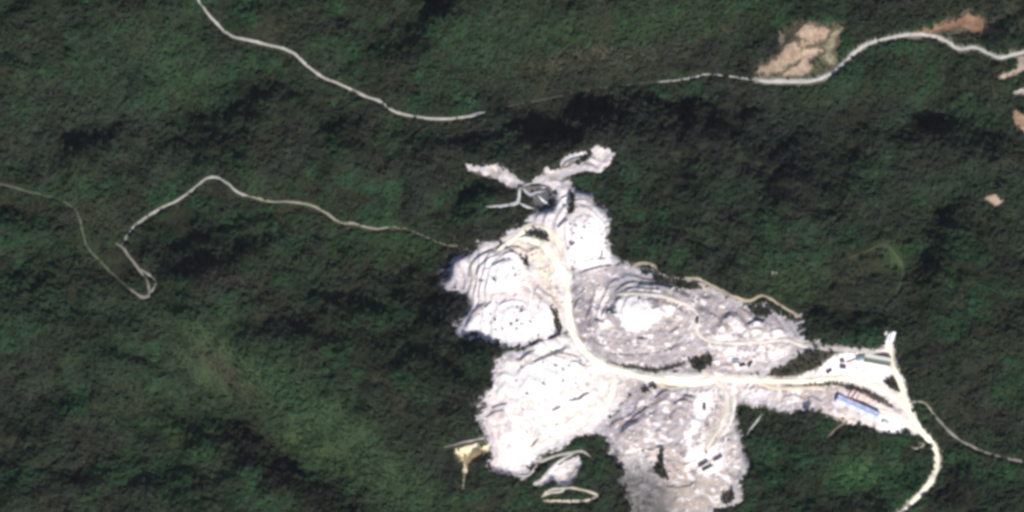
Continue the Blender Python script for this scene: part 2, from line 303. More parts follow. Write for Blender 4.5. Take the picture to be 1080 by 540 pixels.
# ------------------------------------------------------------------ road beds
RMASK = np.zeros_like(H); RWIDE = np.zeros_like(H); THIN = np.zeros_like(H)
for nm, pts, wd, c, lb in ROADS:
    cl = catmull(pts, 2.5)
    w = win(cl, wd + 8); d, _, _ = seg_dist(cl, w)
    tgt = blur(H, 2.2)[w] if wd > 3 else H[w]
    k = 1 - sstep(wd * .5, wd * .5 + 3, d)
    H[w] = H[w] * (1 - k) + tgt * k
    if "half hidden by" in lb: THIN[w] = np.maximum(THIN[w], k)
    thin = "half hidden" in lb or "faint" in lb
    RMASK[w] = np.maximum(RMASK[w], 1 - sstep(wd * .5 - (1.6 if thin else .6), wd * .5 + (1.0 if thin else 1.4), d))
    RWIDE[w] = np.maximum(RWIDE[w], 1 - sstep(wd * .5, wd * .5 + 5, d))

def hz(u, v):
    u = np.clip(np.asarray(u, float) - U0, 0, NU - 1.001); v = np.clip(np.asarray(v, float) - V0, 0, NV - 1.001)
    i = u.astype(int); j = v.astype(int); a = u - i; b = v - j
    return H[j, i] * (1 - a) * (1 - b) + H[j, i + 1] * a * (1 - b) + H[j + 1, i] * (1 - a) * b + H[j + 1, i + 1] * a * b

def P(u, v, dz=0.0):
    return Vector(((u - 540) * S, (270 - v) * S, float(hz(u, v)) + dz))

# ------------------------------------------------------------------ surface colours of the ground (real colours, no shading)
G = np.zeros((NV, NU, 3), np.float32)
G[:] = (.030, .034, .020)
def paint(m, c, a=1.0):
    global G
    G += (np.array(c, np.float32) - G) * np.clip(m * a, 0, 1)[..., None]
paint(sstep(-.3, 1.4, NZ3), (.045, .040, .026), .8)
# open grass and scrub ground
GRASS = np.zeros_like(H)
for b in [(225,395,34,16,38,.9), (265,425,26,12,35,.6), (100,222,22,9,35,.5), (93,258,10,22,-30,.4), (325,470,24,9,25,.7), (905,500,22,13,0,.75), (944,272,7,15,-20,.9), (640,58,60,9,-6,.5), (838,300,24,10,0,.6),
          (180,335,22,10,40,.5), (345,455,30,12,30,.5), (400,495,30,9,32,.5), (415,262,16,6,0,.5), (745,30,26,7,40,.4), (1040,75,36,12,0,.4), (880,60,16,12,0,.6), (1030,30,30,10,10,.6), (290,250,40,10,15,.25), (170,55,24,22,0,.35), (188,92,16,14,0,.4)]:
    GRASS = np.maximum(GRASS, b[5] * gblob(*b[:5]))
VAL = blur(stroke([(150,318),(178,345),(212,385),(262,424),(322,462),(392,498),(460,540),(520,590)], 30, 6, 3.0, 60), 7)
SLOPE = blur(poly([(165,318),(225,328),(300,380),(370,422),(405,470),(470,520),(510,570),(430,555),(330,482),(250,424),(190,372)], 8, 6, 0, 30), 9)
GRASS = np.maximum.reduce([GRASS, .5 * VAL, .8 * SLOPE])
EARTHZ = np.maximum(poly([(795,78),(800,66),(820,55),(826,44),(822,30),(846,20),(880,24),(890,30),(884,60),(886,72),(872,80),(800,82)], 3, 2), poly([(958,38),(990,22),(1020,10),(1046,18),(1075,32),(1046,42),(1010,36)], 4, 3) * .8)
GRASS = np.maximum(GRASS, EARTHZ)
paint(GRASS, (.038, .070, .031), .9)
for b, c in [((238,392,30,9,40),(.062,.056,.036)), ((325,470,16,6,25),(.05,.085,.03)), ((905,498,16,9,0),(.045,.10,.04)), ((620,60,50,7,-6),(.06,.052,.036)), ((90,490,14,4,10),(.10,.06,.045)), ((238,292,30,5,18),(.07,.05,.045)),
             ((880,36,10,6,0),(.06,.05,.035)), ((870,18,16,10,0),(.055,.045,.04))]:
    paint(gblob(*b), c, .9)
# dust and spoil washed out around the workings
DUST = sstep(.02, .5, blur(Q, 4.5) + .10 * STRK * sstep(.02, .3, blur(Q, 4.5)))
paint(DUST, (.24, .225, .21), .6)
dustW = np.maximum.reduce([gblob(478,290,9,14), gblob(487,340,8,12), gblob(512,432,9,14), gblob(648,465,6,14)]) * sstep(.2, 1.2, STRK + 1.2 * QB)
FRINGE = sstep(.22, .6, np.maximum.reduce([gblob(476,292,11,15), gblob(486,342,8,10), gblob(512,436,8,14), gblob(524,398,5,20), gblob(646,470,7,14), gblob(840,350,9,14)]) * (1 + .25 * NZ1))
paint(FRINGE * (1 - Q), (.055, .047, .045), .9)
FS = sstep(.25, 1.1, fbm(60, .6, 2.4, 14, math.radians(-12), 4.5) + 1.0 * sstep(.1, .5, blur(Q, 4)))
paint(FRINGE * FS * (1 - Q), (.50, .47, .50), .75)
paint(dustW, (.45, .43, .46), .4)
# rock
WHITE, LG, GREY, DG = (.84, .80, .78), (.64, .60, .585), (.40, .375, .395), (.23, .215, .23)
paint(Q, LG)
paint(Q * sstep(-.4, 1.3, NZ3 + .4 * NZ1), WHITE, .5)
def qpaint(pts, c, a=1.0, soft=3, rough=2.5): paint(poly(pts, soft, rough) * Q, c, a)
def qblob(cx, cy, rx, ry, an, c, a=1.0): paint(gblob(cx, cy, rx, ry, an) * Q * np.clip(1 + .35 * NZ1, 0, 1.6), c, a)
for k_ in ('northwest', 'southwest', 'north'): paint(QM[k_], (.80,.75,.73), .65)
# grey spoil of the eastern workings
qpaint(QP['east'], (.46, .43, .455), .9)
qpaint([(606,300),(630,292),(650,286),(700,296),(738,303),(770,320),(800,330),(830,350),(830,374),(800,390),(760,392),(700,384),(650,378),(618,362),(606,335)], (.40, .37, .395), .7)
qpaint([(606,306),(622,300),(626,318),(622,345),(630,366),(618,360),(606,340)], (.30, .285, .32), .8)
qpaint([(640,283),(662,281),(690,292),(680,298),(650,300)], (.48, .47, .53), .8)
qpaint([(650,318),(662,312),(678,314),(688,322),(700,330),(690,342),(672,350),(658,346),(650,332)], (.86, .83, .84), 1, 3, 1.5)
for a in [(716,323,6,4,40), (704,328,5,7,20), (730,338,5,5,0), (775,345,4,8,0), (798,350,11,7,0), (634,310,9,6,0), (642,318,6,4,0), (640,342,7,4,30), (760,356,14,4,0), (822,352,8,5,0), (633,332,5,4,0), (690,305,10,3,0), (770,372,20,5,5), (783,386,9,4,0), (815,374,14,6,0), (730,318,6,4,40)]:
    qblob(*a, WHITE, .95)
qpaint([(770,322),(800,326),(825,336),(838,350),(815,345),(790,338),(772,336)], (.36,.345,.38), .7)
# white pits
qpaint([(598,236),(610,226),(628,218),(640,230),(641,262),(632,275),(612,280),(603,262)], (.88,.86,.85), 1, 5, 2)
qpaint([(584,196),(598,198),(600,215),(596,225),(586,224),(588,210)], (.80,.77,.77), 1, 2, 1.5)
qpaint([(605,206),(622,206),(626,216),(615,226),(604,238),(600,232)], (.50,.43,.37), .75)
qpaint([(500,288),(510,272),(530,266),(548,270),(552,288),(540,305),(510,306)], (.88,.85,.87), 1, 4, 2)
qpaint([(503,322),(520,314),(548,310),(575,318),(590,335),(580,352),(550,360),(520,358),(492,350)], (.88,.85,.86), 1, 4, 2)
qpaint([(528,395),(545,384),(575,378),(602,384),(608,400),(590,410),(550,416),(526,416)], (.90,.88,.86), 1, 5, 2)
qpaint([(530,430),(560,420),(600,410),(630,410),(640,425),(615,440),(580,450),(550,470),(530,480),(524,455)], (.86,.83,.80), .9, 5, 2)
qpaint([(480,272),(496,268),(500,285),(497,305),(470,304),(468,298)], (.52,.50,.53), .8)
qblob(488,278,4,5,0,WHITE,.7); qblob(473,299,5,3,10,WHITE,.7)
for pts in ([(494,292),(496,280),(504,272),(519,264),(534,262),(544,267)], [(500,292),(506,281),(515,273),(527,268)]): paint(stroke(pts, 2.4) * Q, (.40,.385,.42), .8)
qpaint([(508,440),(514,425),(525,418),(534,424),(530,440),(520,455)], (.42,.39,.44), .75)
for a in [(560,312,10,6,0), (575,335,7,9,0), (586,318,5,12,0), (500,330,5,8,-30), (566,290,8,8,0), (580,300,6,14,30)]: qblob(*a, (.60,.52,.48), .6)
# yellow dust by the arching road
qpaint([(524,264),(540,250),(558,240),(575,250),(590,275),(582,300),(592,330),(586,330),(574,300),(560,275),(545,262)], (.78,.68,.50), .8, 3, 2)
# south workings
qpaint([(668,405),(700,410),(730,408),(750,410),(745,430),(730,460),(715,475),(690,474),(660,470),(645,462),(650,445)], (.44,.41,.44), .85)
qpaint([(700,420),(712,412),(716,430),(706,445),(690,448)], (.40,.36,.37), .7)
qpaint([(736,412),(752,414),(752,432),(742,446),(730,458),(724,470),(722,462),(730,440)], (.86,.83,.84), 1, 3, 1.5)
qpaint([(722,474),(740,468),(762,474),(768,490),(755,500),(735,502),(718,490)], (.80,.77,.78), .95, 3, 2)
qpaint([(702,474),(722,472),(724,492),(745,504),(765,505),(776,520),(760,532),(745,548),(700,556),(694,520),(700,500)], (.47,.41,.36), .8, 4, 2)
qpaint([(650,458),(665,453),(680,460),(682,472),(668,474),(652,470)], (.45,.40,.39), .85, 3, 1)
qpaint([(655,478),(680,476),(690,490),(684,500),(660,500)], (.52,.52,.53), .8, 4, 2)
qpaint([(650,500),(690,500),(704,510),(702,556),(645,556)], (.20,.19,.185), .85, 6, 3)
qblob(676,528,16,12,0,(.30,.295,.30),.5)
qpaint([(630,452),(645,440),(662,425),(672,420),(668,440),(650,455),(640,465)], (.47,.44,.52), .85)
for a in [(756,445,4,14,20), (710,520,10,8,0)]: qblob(*a, (.50,.44,.35), .7)
qpaint([(776,440),(782,455),(787,478),(789,492),(780,506),(776,516),(770,505),(776,485),(770,460)], (.52,.53,.50), .7)
for a in [(808,415,12,5,0), (795,420,8,4,0), (838,422,12,5,0), (690,460,8,5,0), (682,445,5,8,0), (702,428,5,6,0), (650,415,8,4,-30)]: qblob(*a, (.74,.70,.71), .8)
qpaint([(650,400),(668,402),(668,416),(655,422),(648,412)], (.50,.43,.37), .6)
# yard
qpaint([(866,388),(886,375),(915,376),(938,380),(946,394),(935,402),(915,400),(890,396),(868,395)], (.86,.81,.83), 1, 2, 1)
qpaint([(925,438),(948,440),(956,448),(948,456),(930,455)], (.88,.86,.85), 1, 2, 1)
qpaint([(850,410),(872,408),(884,420),(878,436),(858,432)], (.58,.50,.50), .8)
qpaint([(885,408),(905,409),(930,424),(925,430),(905,421),(890,416)], (.66,.56,.52), .8)
qpaint([(872,440),(898,441),(900,447),(880,446)], (.55,.44,.30), .9)
# hollow, patches, scar
paint(blur(hol, 1.2), (.12, .112, .115), .95); paint(hol * sstep(-.2, .8, NZ1), (.045, .048, .040), .85); paint(gblob(577,211,6,8) * hol, (.075,.08,.10), .8)
paint(poly([(933,356),(944,350),(944,362),(940,370),(935,368)], 1, .5), (.84,.82,.80))
paint(np.maximum(QM['prong'], QM['prong_east']), (.42, .365, .315)); paint(gblob(635,168,9,8,0) * QM['prong_east'], WHITE, .9); paint(gblob(535,188,9,5,25) * QM['prong'], (.58,.55,.46), .8)
paint(QM['scar'], (.72, .62, .40)); paint(QM['spur'], (.56, .54, .51)); paint(gblob(583,500,8,7,-40) * QM['spur'], WHITE, .9)
# fine tone variation of the worked rock
G *= (1 + Q * (.055 * RUB + .07 * NZ2 + .05 * STRK) * (1 - .5 * (G.mean(2) > .7)))[..., None]
for pts, wd, c in [([(548,392),(556,380),(572,373),(590,372),(606,380),(616,390)], 2.6, (.62,.52,.44)), ([(530,430),(545,425),(560,428),(570,440)], 2.4, (.66,.57,.48)), ([(560,456),(572,463),(590,461),(610,453),(628,443)], 2.6, (.64,.56,.50)),
                   ([(590,441),(605,437),(622,429),(638,421)], 2.4, (.66,.55,.43)), ([(600,400),(612,396),(626,398)], 2.4, (.60,.50,.44)), ([(641,398),(642,412),(636,424)], 2.6, (.60,.51,.43)), ([(628,400),(630,415),(622,430)], 2.2, (.64,.56,.50)),
                   ([(556,300),(548,310),(530,314),(512,318),(504,330),(494,345)], 2.6, (.60,.50,.45)), ([(556,296),(566,306),(570,322),(562,334),(550,338)], 3.0, (.58,.50,.46)), ([(577,300),(586,318),(590,342)], 3.4, (.56,.48,.40)),
                   ([(684,430),(694,419),(710,416),(718,428),(708,440),(694,442)], 3.0, (.40,.36,.36)), ([(700,500),(722,498),(735,506),(757,508)], 3.0, (.62,.54,.45)), ([(772,470),(779,490),(772,510)], 2.6, (.64,.58,.51)),
                   ([(654,348),(641,332),(645,316),(660,305),(690,303),(716,309),(740,325)], 3.0, (.31,.29,.31)), ([(690,346),(712,345),(726,336),(716,325),(700,318)], 2.6, (.55,.49,.43)), ([(632,366),(660,372),(700,366),(726,352),(745,350)], 2.8, (.62,.59,.58)),
                   ([(612,352),(634,372),(668,380),(705,376)], 3.0, (.36,.34,.36)), ([(740,345),(755,338),(770,338)], 2.4, (.60,.55,.52)), ([(736,352),(752,366),(768,380),(776,392)], 3.2, (.60,.53,.48)), ([(806,366),(822,366),(838,360)], 2.4, (.64,.57,.50)),
                   ([(614,208),(622,222),(616,236)], 2.4, (.60,.50,.42)), ([(590,262),(600,280),(608,290)], 4.0, (.62,.51,.44)), ([(596,196),(604,206),(614,206)], 2.0, (.55,.50,.46)), ([(874,410),(890,408),(912,412),(936,426)], 3.0, (.62,.47,.38)),
                   ([(650,436),(664,428),(680,420)], 3.0, (.50,.47,.54)), ([(655,450),(670,440),(690,434)], 2.4, (.34,.31,.36))]:
    paint(stroke(catmull(pts, 2), wd, 1.6, .9) * Q, c, .8)
PA, PB, PC, PD = fbm(30, .9, 4.2, 18, .3, 1.8), fbm(31, .9, 4.2, 18, -.4, 1.8), fbm(32, .9, 4.5, 18), fbm(33, .5, 2.4, 8, -.35, 2.0)
mid = Q * (G.mean(2) < .7) * (1 - gblob(905, 392, 30, 10))
paint(mid * sstep(.75, 1.25, PA), (.82,.79,.78), .8); paint(mid * sstep(.95, 1.5, PB), (.25,.235,.25), .75); paint(mid * sstep(.9, 1.5, PC), (.54,.44,.35), .75)
paint(Q * (G.mean(2) >= .7) * sstep(1.8, 2.3, PD), (.42,.38,.38), .6); paint(Q * (G.mean(2) >= .7) * sstep(.7, 1.6, PB), (.70,.61,.54), .6)
G *= 1 + Q[..., None] * (np.array((.03, -.04, -.06), np.float32))
lowsw = QM['southwest'] * sstep(402, 424, vv) 
paint(lowsw * sstep(.1, 1.0, PC + .3 * STRK), (.60,.51,.44), .6); paint(lowsw * sstep(.4, 1.2, PB), (.50,.46,.47), .6)
paint(QM['northwest'] * sstep(.5, 1.3, PC), (.62,.53,.48), .5)
for pts in ([(532,418),(550,424),(575,420),(600,411),(622,404)], [(526,440),(540,436),(556,442),(560,456),(548,468)], [(566,452),(586,447),(606,440),(628,428),(644,412)], [(540,480),(556,472),(574,466),(596,464),(616,456)], [(600,386),(614,392),(630,396),(642,400)], [(552,402),(548,390),(560,379),(580,374),(600,377)]):
    paint(stroke(catmull(pts, 2), 2.2, 1.3, .8) * Q, (.50,.42,.35), .7)
for b, al in (((572,397,30,14,-12), .9), ((545,341,28,12,0), .85), ((620,246,15,22,0), .85), ((530,288,14,10,0), .85), ((669,328,12,11,0), .8), ((545,470,10,14,20), .6)):
    paint(gblob(*b) * Q * np.clip(1.2 - .35 * np.abs(PB), 0, 1), (.89,.86,.84), al)
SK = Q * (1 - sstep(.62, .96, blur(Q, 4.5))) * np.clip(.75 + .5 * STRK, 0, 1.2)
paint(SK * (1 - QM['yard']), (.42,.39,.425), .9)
paint(QM['scar'], (.74, .63, .38), .9)
paint(Q * RISER * np.clip(.75 + .5 * NZ1, 0, 1), (.46, .415, .41), .38)
# streaky tailings
paint(Q * sstep(.7, 1.6, fbm(12, .7, 2.2, 16, math.radians(15), 3.2)) * (G.mean(2) < .66), (.27,.255,.275), .45)
paint(Q * sstep(.8, 1.7, fbm(13, .7, 2.2, 16, math.radians(-40), 3.2)) * (G.mean(2) < .66), (.72,.70,.71), .55)
VS = fbm(34, .6, 2.5, 14, math.radians(80), 4.0)
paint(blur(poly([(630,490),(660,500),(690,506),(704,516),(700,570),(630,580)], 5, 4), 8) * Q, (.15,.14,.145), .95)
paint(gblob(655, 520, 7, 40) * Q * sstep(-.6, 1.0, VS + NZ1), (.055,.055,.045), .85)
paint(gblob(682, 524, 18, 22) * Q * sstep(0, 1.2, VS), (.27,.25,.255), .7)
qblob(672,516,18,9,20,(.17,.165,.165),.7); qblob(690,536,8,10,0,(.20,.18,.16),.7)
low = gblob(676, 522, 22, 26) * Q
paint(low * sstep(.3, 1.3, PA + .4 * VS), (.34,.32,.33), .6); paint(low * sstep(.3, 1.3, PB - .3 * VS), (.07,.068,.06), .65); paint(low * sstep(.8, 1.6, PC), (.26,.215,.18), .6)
G *= (1 - .24 * np.maximum(QM['east'], QM['south']) * (1 - sstep(.55, .74, G.mean(2))))[..., None]
paint(ISLM, (.045, .042, .030), .9)
# road shoulders
for nm, pts, wd, c, lb in ROADS:
    if wd > 3.5: paint(stroke(catmull(pts, 2.5), wd + 2.0, 2.0, .6), tuple(x * .75 for x in c), .6)
# fields and bare earth
FIELDS = [
 ('field', [(799,71),(818,62),(832,43),(838,40),(845,50),(845,61),(833,68),(824,75),(810,79),(800,76)], (.36,.28,.20), "tan ploughed field shaped like a boot, westmost of the plots"),
 ('field', [(846,50),(862,48.5),(868,51),(862,58),(853,63),(857,72),(849,80),(825,79),(838,70),(847,62)], (.40,.31,.235), "tan ploughed field running down to the road bend"),
 ('field', [(849,25),(853,23.5),(858,28),(872,28),(875,33),(868,43),(845,42),(840,35),(842,31)], (.38,.29,.21), "squarish tan field at the top of the plots"),
 ('field', [(842,43.5),(867,45),(866,47.5),(846,46.5)], (.36,.28,.20), "thin tan terrace strip between the upper and lower plots"),
 ('field', [(871,47),(880,31),(888,30),(881,45),(877,55),(883,66),(876,70),(868,60)], (.26,.235,.16), "pale olive strip field, eastmost of the plots"),
 ('field', [(821,33),(829,38),(826,45),(821,42)], (.27,.24,.17), "tiny pale field patch northwest of the plots"),
 ('bare_earth', [(965,33),(985,26),(1005,21),(1020,14),(1035,18),(1046,28),(1060,34),(1050,38),(1032,36),(1012,28),(990,32),(978,35)], (.25,.155,.10), "reddish bare earth bank above the eastern road"),
 ('bare_earth', [(1053,80),(1068,74),(1073,66),(1070,60),(1085,58),(1100,66),(1095,76),(1074,75),(1058,82)], (.40,.33,.27), "pale forked clearing below the road at the right edge"),
 ('bare_earth', [(1067,97),(1076,93),(1090,91),(1090,96),(1070,98.5)], (.42,.39,.36), "thin pale bare streak on the right edge"),
 ('bare_earth', [(1067,118),(1074,115),(1085,124),(1092,142),(1080,140),(1072,130)], (.36,.25,.16), "orange-brown clearing on the right edge"),
 ('bare_earth', [(1040,208),(1046,203),(1052,206),(1057,212),(1052,217),(1045,214)], (.46,.36,.27), "small round tan clearing alone in the eastern forest"),
 ('bare_earth', [(812,285),(817,283),(819,287),(814,289)], (.20,.20,.16), "tiny pale clearing beyond the quarry's northeast corner"),
]
FM = np.zeros_like(H)
fmasks = []
for nm, pts, c, lb in FIELDS:
    m = poly(pts, 1.4, 1.3); fmasks.append(m); FM = np.maximum(FM, m)
    n = fbm(40 + len(fmasks), .8, 3, 25)
    cc = np.array((.84, .80, .80), np.float32) * np.array(c, np.float32) * (1 + .10 * n[..., None] + .05 * NZ2[..., None])
    G += (cc - G) * m[..., None]
paint(poly([(795,78),(800,66),(820,55),(826,44),(822,30),(846,20),(880,24),(890,30),(884,60),(886,72),(872,80),(800,82)], 4, 2) * (1 - FM), (.10,.076,.052), .7)
paint(poly([(958,38),(990,20),(1020,8),(1046,18),(1075,30),(1046,44),(1010,38)], 5, 3) * (1 - FM), (.10,.075,.055), .8)
paint(gblob(1058,24,12,9,-30), (.085,.09,.065), .7)

# ------------------------------------------------------------------ materials
def mat(name, rough=.9):
    m = bpy.data.materials.new(name); m.use_nodes = True; n = m.node_tree; b = n.nodes["Principled BSDF"]
    b.inputs["Roughness"].default_value = rough; b.inputs["Specular IOR Level"].default_value = .2
    return m, n, b
def noisy(name, c, amt=.18, scale=.6, rough=.9, metal=0.0, bump=0.0, bscale=None):
    m, n, b = mat(name, rough); b.inputs["Metallic"].default_value = metal
    tc = n.nodes.new("ShaderNodeTexCoord"); t_ = n.nodes.new("ShaderNodeTexNoise"); t_.inputs["Scale"].default_value = scale; t_.inputs["Detail"].default_value = 6
    n.links.new(tc.outputs["Object"], t_.inputs["Vector"])
    r = n.nodes.new("ShaderNodeValToRGB"); r.color_ramp.elements[0].position = .3; r.color_ramp.elements[1].position = .7
    r.color_ramp.elements[0].color = (*[max(0, x * (1 - amt)) for x in c], 1); r.color_ramp.elements[1].color = (*[min(.95, x * (1 + amt)) for x in c], 1)
    n.links.new(t_.outputs["Fac"], r.inputs[0]); n.links.new(r.outputs[0], b.inputs["Base Color"])
    if bump:
        t2 = n.nodes.new("ShaderNodeTexNoise"); t2.inputs["Scale"].default_value = bscale or scale * 6; t2.inputs["Detail"].default_value = 4
        n.links.new(tc.outputs["Object"], t2.inputs["Vector"])
        bp = n.nodes.new("ShaderNodeBump"); bp.inputs["Strength"].default_value = bump; bp.inputs["Distance"].default_value = .2
        n.links.new(t2.outputs["Fac"], bp.inputs["Height"]); n.links.new(bp.outputs[0], b.inputs["Normal"])
    return m
def ground_mat(name, amt, scale, bump):
    m, n, b = mat(name, 1.0)
    at = n.nodes.new("ShaderNodeAttribute"); at.attribute_name = "Col"
    tc = n.nodes.new("ShaderNodeTexCoord"); t_ = n.nodes.new("ShaderNodeTexNoise"); t_.inputs["Scale"].default_value = scale; t_.inputs["Detail"].default_value = 5
    n.links.new(tc.outputs["Object"], t_.inputs["Vector"])
    mr = n.nodes.new("ShaderNodeMapRange"); mr.inputs["From Min"].default_value = .25; mr.inputs["From Max"].default_value = .75
    mr.inputs["To Min"].default_value = 1 - amt; mr.inputs["To Max"].default_value = 1 + amt
    n.links.new(t_.outputs["Fac"], mr.inputs["Value"])
    v = n.nodes.new("ShaderNodeVectorMath"); v.operation = 'SCALE'
    n.links.new(at.outputs["Color"], v.inputs[0]); n.links.new(mr.outputs[0], v.inputs["Scale"]); n.links.new(v.outputs[0], b.inputs["Base Color"])
    bp = n.nodes.new("ShaderNodeBump"); bp.inputs["Strength"].default_value = bump; bp.inputs["Distance"].default_value = .5
    n.links.new(t_.outputs["Fac"], bp.inputs["Height"]); n.links.new(bp.outputs[0], b.inputs["Normal"])
    b.inputs["Specular IOR Level"].default_value = .05
    return m
M_FLOOR = ground_mat("forest_floor", .35, .35, .6)
M_ROCK = ground_mat("quarried_rock", .08, .8, .12)
M_FIELD = ground_mat("ploughed_soil", .18, .5, .5)

# ------------------------------------------------------------------ mesh helpers
def link(o, parent=None):
    col0.objects.link(o)
    if parent is not None: o.parent = parent
    return o
def tag(o, label=None, cat=None, group=None, kind=None):
    if label: o["label"] = label
    if cat: o["category"] = cat
    if group: o["group"] = group
    if kind: o["kind"] = kind
    return o
def mesh_np(name, V, Fq, m, cols=None, smooth=True):
    me = bpy.data.meshes.new(name); k = Fq.shape[1]
    me.vertices.add(len(V)); me.vertices.foreach_set("co", np.ascontiguousarray(V, np.float32).ravel())
    me.loops.add(Fq.size); me.loops.foreach_set("vertex_index", np.ascontiguousarray(Fq, np.int32).ravel())
    me.polygons.add(len(Fq)); me.polygons.foreach_set("loop_start", np.arange(0, Fq.size, k, dtype=np.int32))
    me.polygons.foreach_set("use_smooth", np.full(len(Fq), smooth))
    me.update(calc_edges=True)
    if cols is not None:
        ca = me.color_attributes.new("Col", 'FLOAT_COLOR', 'POINT')
        ca.data.foreach_set("color", np.concatenate([cols, np.ones((len(cols), 1))], 1).astype(np.float32).ravel())
    me.materials.append(m); return me
class MB:
    def __init__(s): s.v = []; s.f = []
    def box(s, c, d, rz=0.0, M=None, taper=1.0):
        b = len(s.v); cr, sr = math.cos(rz), math.sin(rz)
        for z in (-1, 1):
            k = taper if z > 0 else 1
            for x, y in ((-1, -1), (1, -1), (1, 1), (-1, 1)):
                px, py = x * d[0] / 2 * k, y * d[1] / 2 * k
                p = Vector((c[0] + px * cr - py * sr, c[1] + px * sr + py * cr, c[2] + z * d[2] / 2)); s.v.append(M @ p if M else p)
        s.f += [tuple(b + i for i in q) for q in ((0, 3, 2, 1), (4, 5, 6, 7), (0, 1, 5, 4), (1, 2, 6, 5), (2, 3, 7, 6), (3, 0, 4, 7))]; return s
    def tube(s, a, b_, r0, r1=None, n=6):
        a, b_ = Vector(a), Vector(b_); r1 = r0 if r1 is None else r1; q = (b_ - a).to_track_quat('Z', 'Y'); b = len(s.v)
        for p, r in ((a, r0), (b_, r1)):
            for i in range(n): t = 2 * math.pi * i / n; s.v.append(p + q @ Vector((r * math.cos(t), r * math.sin(t), 0)))
        for i in range(n): j = (i + 1) % n; s.f.append((b + i, b + j, b + n + j, b + n + i))
        s.f.append(tuple(b + i for i in reversed(range(n)))); s.f.append(tuple(b + n + i for i in range(n))); return s
    def beam(s, a, b_, wd):
        return s.tube(a, b_, wd * .7, n=4)
    def prism(s, prof, y0, y1):
        b = len(s.v); n = len(prof)
        for y in (y0, y1):
            for x, z in prof: s.v.append(Vector((x, y, z)))
        s.f.append(tuple(range(b, b + n))); s.f.append(tuple(b + n + i for i in reversed(range(n))))
        for i in range(n): j = (i + 1) % n; s.f.append((b + j, b + i, b + n + i, b + n + j))
        return s
    def build(s, name, m, parent=None):
        me = bpy.data.meshes.new(name); me.from_pydata([tuple(x) for x in s.v], [], s.f); me.materials.append(m); me.update()
        return link(bpy.data.objects.new(name, me), parent)
def empty(name, loc, rz=0.0):
    o = bpy.data.objects.new(name, None); link(o); o.location = loc; o.rotation_euler = (0, 0, rz); o.empty_display_size = 1; return o
def copy_tree(o, parent=None):
    c = o.copy(); link(c); c.parent = parent
    for ch in list(o.children): copy_tree(ch, c)
    return c

# ------------------------------------------------------------------ ground sheets
BU0, BU1, BV0, BV1 = 453, 990, 138, 564          # fine box round the workings (edges fall on the 3-unit lines)
FU0, FU1, FV0, FV1 = 789, 900, 15, 93             # fine box round the fields
for (a, b, c, d) in ((BU0, BU1, BV0, BV1),):      # border of the fine box follows the coarse lines: no cracks
    for v in (c, d):
        r = H[v - V0, a - U0:b - U0 + 1]; x = np.arange(len(r)); r[:] = np.interp(x, x[::3], r[::3])
    for u in (a, b):
        r = H[c - V0:d - V0 + 1, u - U0]; x = np.arange(len(r)); r[:] = np.interp(x, x[::3], r[::3])

def lines(a, b):
    out = [a - x for x in (3500, 2400, 1500, 900, 500, 250, 100)]; out += list(range(a, b + 1, 3)); out += [b + x for x in (100, 250, 500, 900, 1500, 2400, 3500)]
    return np.array(out, float)
lu, lv = lines(-177, 1257), lines(-177, 717)
cu, cv = np.meshgrid(lu, lv)
czz = hz(cu, cv) * np.exp(-(np.maximum(0, np.maximum(np.abs(cu - 540) - 720, np.abs(cv - 270) - 450)) / 300) ** 2)
ci = np.clip(cu - U0, 0, NU - 1).astype(int); cj = np.clip(cv - V0, 0, NV - 1).astype(int)
CV = np.stack([(cu - 540) * S, (270 - cv) * S, czz], -1).reshape(-1, 3); CC = G[cj, ci].reshape(-1, 3)
nr, nc = cu.shape
idx = np.arange(nr * nc).reshape(nr, nc)
quads = np.stack([idx[1:, :-1], idx[1:, 1:], idx[:-1, 1:], idx[:-1, :-1]], -1)
uc = (lu[:-1] + lu[1:]) / 2; vc = (lv[:-1] + lv[1:]) / 2
inb = ((uc > BU0) & (uc < BU1))[None, :] & ((vc > BV0) & (vc < BV1))[:, None]
CF = quads[~inb].reshape(-1, 4)
# fine sheet
fu, fv = np.arange(BU0, BU1 + 1), np.arange(BV0, BV1 + 1)
gu, gv = np.meshgrid(fu, fv)
FV_ = np.stack([(gu - 540) * S, (270 - gv) * S, H[gv - V0, gu - U0]], -1).reshape(-1, 3).astype(np.float32)
FC = G[gv - V0, gu - U0].reshape(-1, 3)
n2 = np.arange(gu.size).reshape(gu.shape)
fq = np.stack([n2[1:, :-1], n2[1:, 1:], n2[:-1, 1:], n2[:-1, :-1]], -1)
fj, fi = gv[:-1, :-1] - V0, gu[:-1, :-1] - U0
keys = ['north', 'northwest', 'east', 'southwest', 'south', 'yard', 'prong', 'prong_east', 'scar', 'spur', 'hollow']
QM['hollow'] = np.clip(hol * 1.3, 0, 1)
stack = np.stack([QM[k][fj, fi] for k in keys], 0)
best = stack.argmax(0); own = np.where(stack.max(0) > .5, best, -1)
def submesh(faces, V, C, name, m):
    u, inv = np.unique(faces.ravel(), return_inverse=True)
    return mesh_np(name, V[u], inv.reshape(-1, 4), m, C[u])
